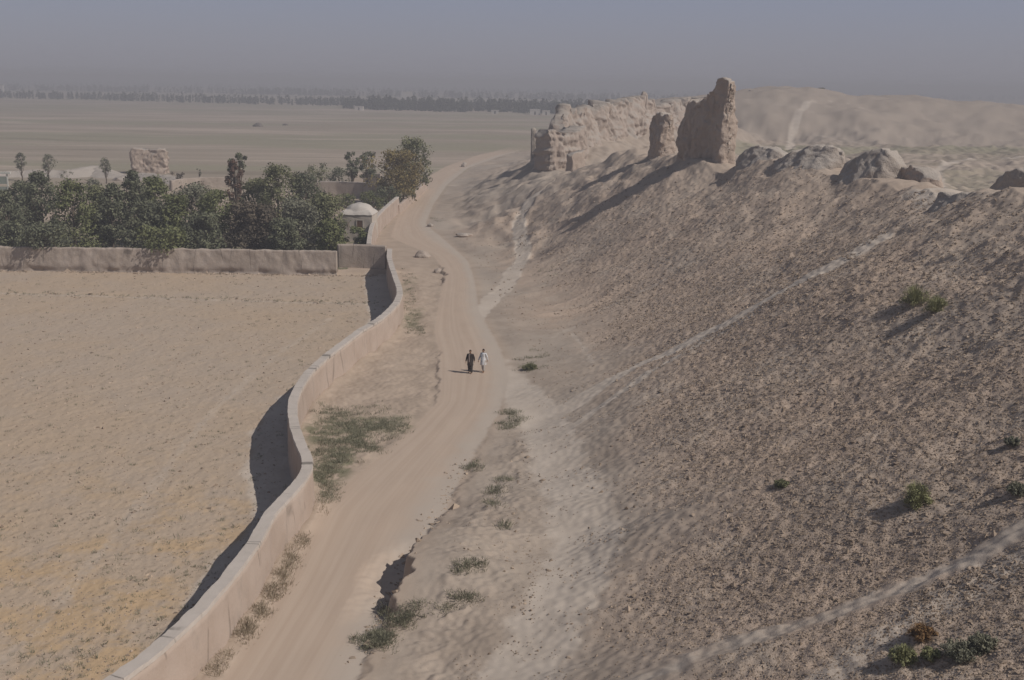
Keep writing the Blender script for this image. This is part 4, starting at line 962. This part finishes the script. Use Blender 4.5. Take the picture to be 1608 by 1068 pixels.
# roof: rounded parapet slab rising into a dome
nx = 48; gxs = np.linspace(-1, 1, nx); GX, GY = np.meshgrid(gxs, gxs)
ex = np.maximum(np.abs(GX), np.abs(GY)); sk = np.clip(1 - np.clip((ex - .55) / .45, 0, 1) ** 2.4, 0, 1)
dm = np.clip(1 - ((GX - .10) ** 2 + GY ** 2) / .80 ** 2, 0, 1) ** 0.7
zz = hz + .004 + .62 * sk + .78 * dm + .06 * n2(GX * 3, GY * 3, 77)
p = np.stack([GX * (W2 + .10), GY * (D2 / 2 + .10) + D2 / 2, zz], -1).reshape(-1, 3); ii = np.arange(nx * nx).reshape(nx, nx)
link("dome", np_mesh("dome", p, np.stack([ii[:-1, :-1], ii[:-1, 1:], ii[1:, 1:], ii[1:, :-1]], -1).reshape(-1, 4), DOME), house)
WOOD = N("door_wood"); WOOD.color(WOOD.mix(WOOD.noise(3, 3, .5, WOOD.coord((6, 1, .6))), (0.10, 0.055, 0.035), (0.17, 0.095, 0.06)))
v, q = box_mesh(.18, .92, -.045, .1, 1.35, 2.75); link("shutter", np_mesh("shutter", v, q, WOOD.m, False), house)
fr_ = [box_mesh(.08, .18, -.08, .1, 1.25, 2.85), box_mesh(.92, 1.02, -.08, .1, 1.25, 2.85), box_mesh(.18, .92, -.08, .1, 2.75, 2.85), box_mesh(.18, .92, -.08, .1, 1.25, 1.35)]
V, Q = join(fr_); link("window_frame", np_mesh("window_frame", V, Q, HOUSE, False), house)
v, q = box_mesh(-1.15, -.85, -.03, .1, 1.5, 2.5); link("niche", np_mesh("niche", v, q, OLDMUD, False), house)

# ------------------------------------------------------------------ pale metal shelter at the left edge
PAINT = N("pale_paint", .6, .3); PAINT.color((0.55, 0.55, 0.50)); PANEL = N("green_panel", .6, .3); PANEL.color((0.28, 0.31, 0.27))
sh = at_depth(4, 172); sh_o = empty("shelter", tuple(sh)); tag(sh_o, "pale painted metal shelter frame with grey green panels at the left edge", "shelter")
hs_ = top_h(4, 273, 172)
for xo in (-1.6, .85):
    v, q = box_mesh(xo - .09, xo + .09, -.09, .09, -.3, hs_); link("post", np_mesh("post", v, q, PAINT.m, False), sh_o)
v, q = box_mesh(-2.4, 1.4, -.2, .2, hs_ + .003, hs_ + .25); link("beam", np_mesh("beam", v, q, PAINT.m, False), sh_o)
for zz_ in (hs_ - 1.5, hs_ - 3.0):
    v, q = box_mesh(-1.5, .75, -.04, .04, zz_, zz_ + 1.1); link("panel", np_mesh("panel", v, q, PANEL.m, False), sh_o)

# ------------------------------------------------------------------ walkers
def ellipsoid(c, r, n=14, m_=10):
    u = np.linspace(0, 2 * np.pi, n + 1)[:-1]; v = np.linspace(-1.5, 1.5, m_); U, Vv = np.meshgrid(u, v)
    p = np.stack([c[0] + r[0] * np.cos(U) * np.cos(Vv), c[1] + r[1] * np.sin(U) * np.cos(Vv), c[2] + r[2] * np.sin(Vv)], -1).reshape(-1, 3)
    ii = np.arange(n * m_).reshape(m_, n); jj = np.roll(ii, -1, 1); q = np.stack([ii[:-1], jj[:-1], jj[1:], ii[1:]], -1).reshape(-1, 4)
    caps = [[ii[0, 0], ii[0, n - 1 - k], ii[0, n - 2 - k], ii[0, 1 + k]] for k in range(0)]
    p = np.concatenate([p, [[c[0], c[1], c[2] - r[2]], [c[0], c[1], c[2] + r[2]]]]); a, b = len(p) - 2, len(p) - 1
    tri = [[ii[0, (k + 1) % n], ii[0, k], a, a] for k in range(n)] + [[ii[-1, k], ii[-1, (k + 1) % n], b, b] for k in range(n)]
    return p, q, tri
def solid(parts, name, voxel, mat, parent, smooth_it=4):
    """parts: list of ('tube', path, radii) / ('ell', c, r); merged into one continuous surface"""
    import bmesh
    bm = bmesh.new()
    def add(p, q):
        vs = [bm.verts.new(x) for x in p]
        for f in q:
            f = list(dict.fromkeys(int(i) for i in f))
            if len(f) >= 3:
                try: bm.faces.new([vs[i] for i in f])
                except ValueError: pass
    for pt in parts:
        if pt[0] == 'ell':
            p, q, tri = ellipsoid(pt[1], pt[2]); add(p, list(q) + tri)
        else:
            path = np.array(pt[1], float); rad = np.array(pt[2], float)
            path = np.concatenate([path[:1] - (path[1:2] - path[:1]) * 1e-3, path]); rad = np.concatenate([rad[:1], rad])
            p, q = tube(path, rad, 12); n = len(path)
            p = np.concatenate([p, path[:1]]); q = list(map(list, q))
            for j in range(12):
                q.append([(n - 1) * 12 + j, (n - 1) * 12 + (j + 1) % 12, len(p) - 2]); q.append([(j + 1) % 12, j, len(p) - 1])
            add(p, q)
    bmesh.ops.recalc_face_normals(bm, faces=bm.faces)
    me = bpy.data.meshes.new(name); bm.to_mesh(me); bm.free()
    tmp = bpy.data.objects.new("tmp", me); COL.objects.link(tmp)
    md = tmp.modifiers.new("r", 'REMESH'); md.mode = 'VOXEL'; md.voxel_size = voxel; md.use_smooth_shade = True
    sm = tmp.modifiers.new("s", 'SMOOTH'); sm.iterations = smooth_it; sm.factor = .5
    out = bpy.data.meshes.new_from_object(tmp.evaluated_get(bpy.context.evaluated_depsgraph_get()))
    bpy.data.objects.remove(tmp); out.name = name; out.materials.clear(); out.materials.append(mat)
    return link(name, out, parent)
def cloth(name, c, v=0.2): 
    e = N(name, .9, .1); e.color(e.mix(e.noise(9, 4), tuple(q * (1 - v) for q in c), tuple(q * (1 + v) for q in c))); return e.m
SKIN = cloth("skin", (0.22, 0.13, 0.085), .08); HAIR = cloth("hair", (0.018, 0.014, 0.012), .1)
def walker(label, px, py, face, tunic_c, trous_c, vest_c, stride, trouser_len=0.08, tunic_low=0.62, scarf_c=None, h=1.72):
    g = hit(px, py)[0]; o = empty("person", tuple(g), face); tag(o, label, "person"); s = h / 1.72
    # local frame: +y forward, x to the person's right; feet on z = 0
    hipL, hipR = (-.10, 0, .90), (.10, 0, .90); a = stride
    kL, kR = (-.11, a * .45, .49), (.11, -a * .22, .48); fL, fR = (-.11, a * .55, .075), (.11, -a * .62, .085)
    body = [('ell', (0, 0, .97), (.165, .115, .14)), ('ell', (0, .0, 1.18), (.155, .105, .17)), ('ell', (0, 0, 1.34), (.19, .115, .14)), ('ell', (0, 0, 1.42), (.17, .085, .06)),
            ('tube', [(0, 0, 1.38), (0, .012, 1.50), (0, .02, 1.55)], [.065, .056, .055]),
            ('ell', (0, .03, 1.615), (.076, .095, .112)), ('ell', (0, .055, 1.56), (.055, .065, .05)), ('ell', (0, .128, 1.605), (.014, .018, .024)), ('ell', (0, .118, 1.565), (.026, .01, .008)),
            ('ell', (.078, .02, 1.61), (.012, .02, .03)), ('ell', (-.078, .02, 1.61), (.012, .02, .03)), ('ell', (.03, .115, 1.625), (.014, .01, .009)), ('ell', (-.03, .115, 1.625), (.014, .01, .009)),
            ('tube', [hipL, kL, fL], [.088, .058, .040]), ('tube', [hipR, kR, fR], [.088, .058, .040])]
    for f in (fL, fR): body += [('ell', (f[0], f[1] + .06, .04), (.045, .125, .038))]
    for sx, sw in ((-1, -.10 - a * .3), (1, .10 + a * .3)):
        sh_ = (sx * .19, 0, 1.40); el = (sx * .26, sw * .4 - .02, 1.13); wr = (sx * .27, sw + .06, .90)
        body.append(('tube', [sh_, el, wr], [.056, .043, .029]))
        pc = (sx * .272, sw + .085, .855); body.append(('ell', pc, (.022, .042, .05)))
        for k, ln in enumerate((.070, .080, .075, .058)):
            y0 = pc[1] + .030 - k * .020
            body.append(('tube', [(pc[0], y0, .83), (pc[0] - sx * .006, y0 + .004, .83 - ln * .55), (pc[0] - sx * .022, y0 + .006, .83 - ln)], [.010, .009, .0075]))
        body.append(('tube', [(pc[0], pc[1] + .03, .875), (pc[0] - sx * .01, pc[1] + .062, .85), (pc[0] - sx * .016, pc[1] + .070, .818)], [.012, .010, .008]))
    solid(body, "body", .008, SKIN, o, 2)
    solid([('ell', (0, .012, 1.655), (.084, .098, .085)), ('ell', (0, -.03, 1.61), (.078, .068, .085))], "hair", .012, HAIR, o)
    # loose trousers
    tr_ = []
    for hp, kn, ft in ((hipL, kL, fL), (hipR, kR, fR)):
        e = np.array(kn) + (np.array(ft) - np.array(kn)) * (1 - trouser_len / .5) ; tr_.append(('tube', [hp, kn, tuple(e)], [.125, .105, .085]))
    tr_.append(('ell', (0, 0, .93), (.19, .135, .12))); solid(tr_, "trousers", .016, trous_c, o)
    # knee length tunic with sleeves
    tu = [('ell', (0, 0, 1.36), (.215, .135, .12)), ('tube', [(0, 0, 1.38), (0, 0, 1.12), (0, .01, .88), (0, .02, tunic_low)], [.175, .165, .20, .235])]
    for sx, sw in ((-1, -.10 - a * .3), (1, .10 + a * .3)):
        tu.append(('tube', [(sx * .17, 0, 1.41), (sx * .26, sw * .4 - .02, 1.13), (sx * .27, sw + .045, .925)], [.078, .062, .052]))
    solid(tu, "tunic", .016, tunic_c, o)
    if vest_c: solid([('ell', (0, -.005, 1.35), (.222, .148, .125)), ('tube', [(-.10, -.01, 1.37), (-.10, -.01, 1.10), (-.10, 0, .88)], [.12, .12, .135]), ('tube', [(.10, -.01, 1.37), (.10, -.01, 1.10), (.10, 0, .88)], [.12, .12, .135])], "waistcoat", .016, vest_c, o)
    if scarf_c: solid([('tube', [(.03, .10, 1.46), (.06, .165, 1.30), (.05, .175, 1.08), (.05, .19, .86)], [.05, .055, .06, .06]), ('tube', [(-.07, .05, 1.46), (0, -.07, 1.47), (.07, .06, 1.46)], [.03, .03, .03])], "shawl", .014, scarf_c, o)
    o.scale = (s, s, s)
    return o
walker("man in dark brown tunic and waistcoat with a grey shawl walking on the road", 738.5, 586, math.radians(168), cloth("brown_cloth", (0.045, 0.036, 0.032)), cloth("dark_cloth", (0.05, 0.044, 0.04)), cloth("black_cloth", (0.03, 0.026, 0.025)), .22, .03, .60, cloth("grey_shawl", (0.20, 0.16, 0.145)))
walker("man in a white knee length tunic walking beside the dark dressed man", 759, 584.5, math.radians(150), cloth("white_cloth", (0.62, 0.62, 0.63), .08), cloth("pale_cloth", (0.42, 0.38, 0.35)), None, .26, .10, .58, cloth("blue_grey_shawl", (0.27, 0.29, 0.33)))

# ------------------------------------------------------------------ dust haze in the air
hm = bpy.data.materials.new("dust_haze"); hm.use_nodes = True; t = hm.node_tree; t.nodes.clear()
pv = t.nodes.new("ShaderNodeVolumePrincipled"); pv.inputs["Color"].default_value = (0.705, 0.695, 0.735, 1); pv.inputs["Density"].default_value = 0.0011
mo = t.nodes.new("ShaderNodeOutputMaterial"); t.links.new(pv.outputs[0], mo.inputs["Volume"])
v, q = box_mesh(-11000, 11000, -400, 11000, -3.0, 28.0)
hz_o = link("haze", np_mesh("haze", v, q, hm, False)); tag(hz_o, "thin dust haze hanging over the whole plain", "haze", kind='stuff')
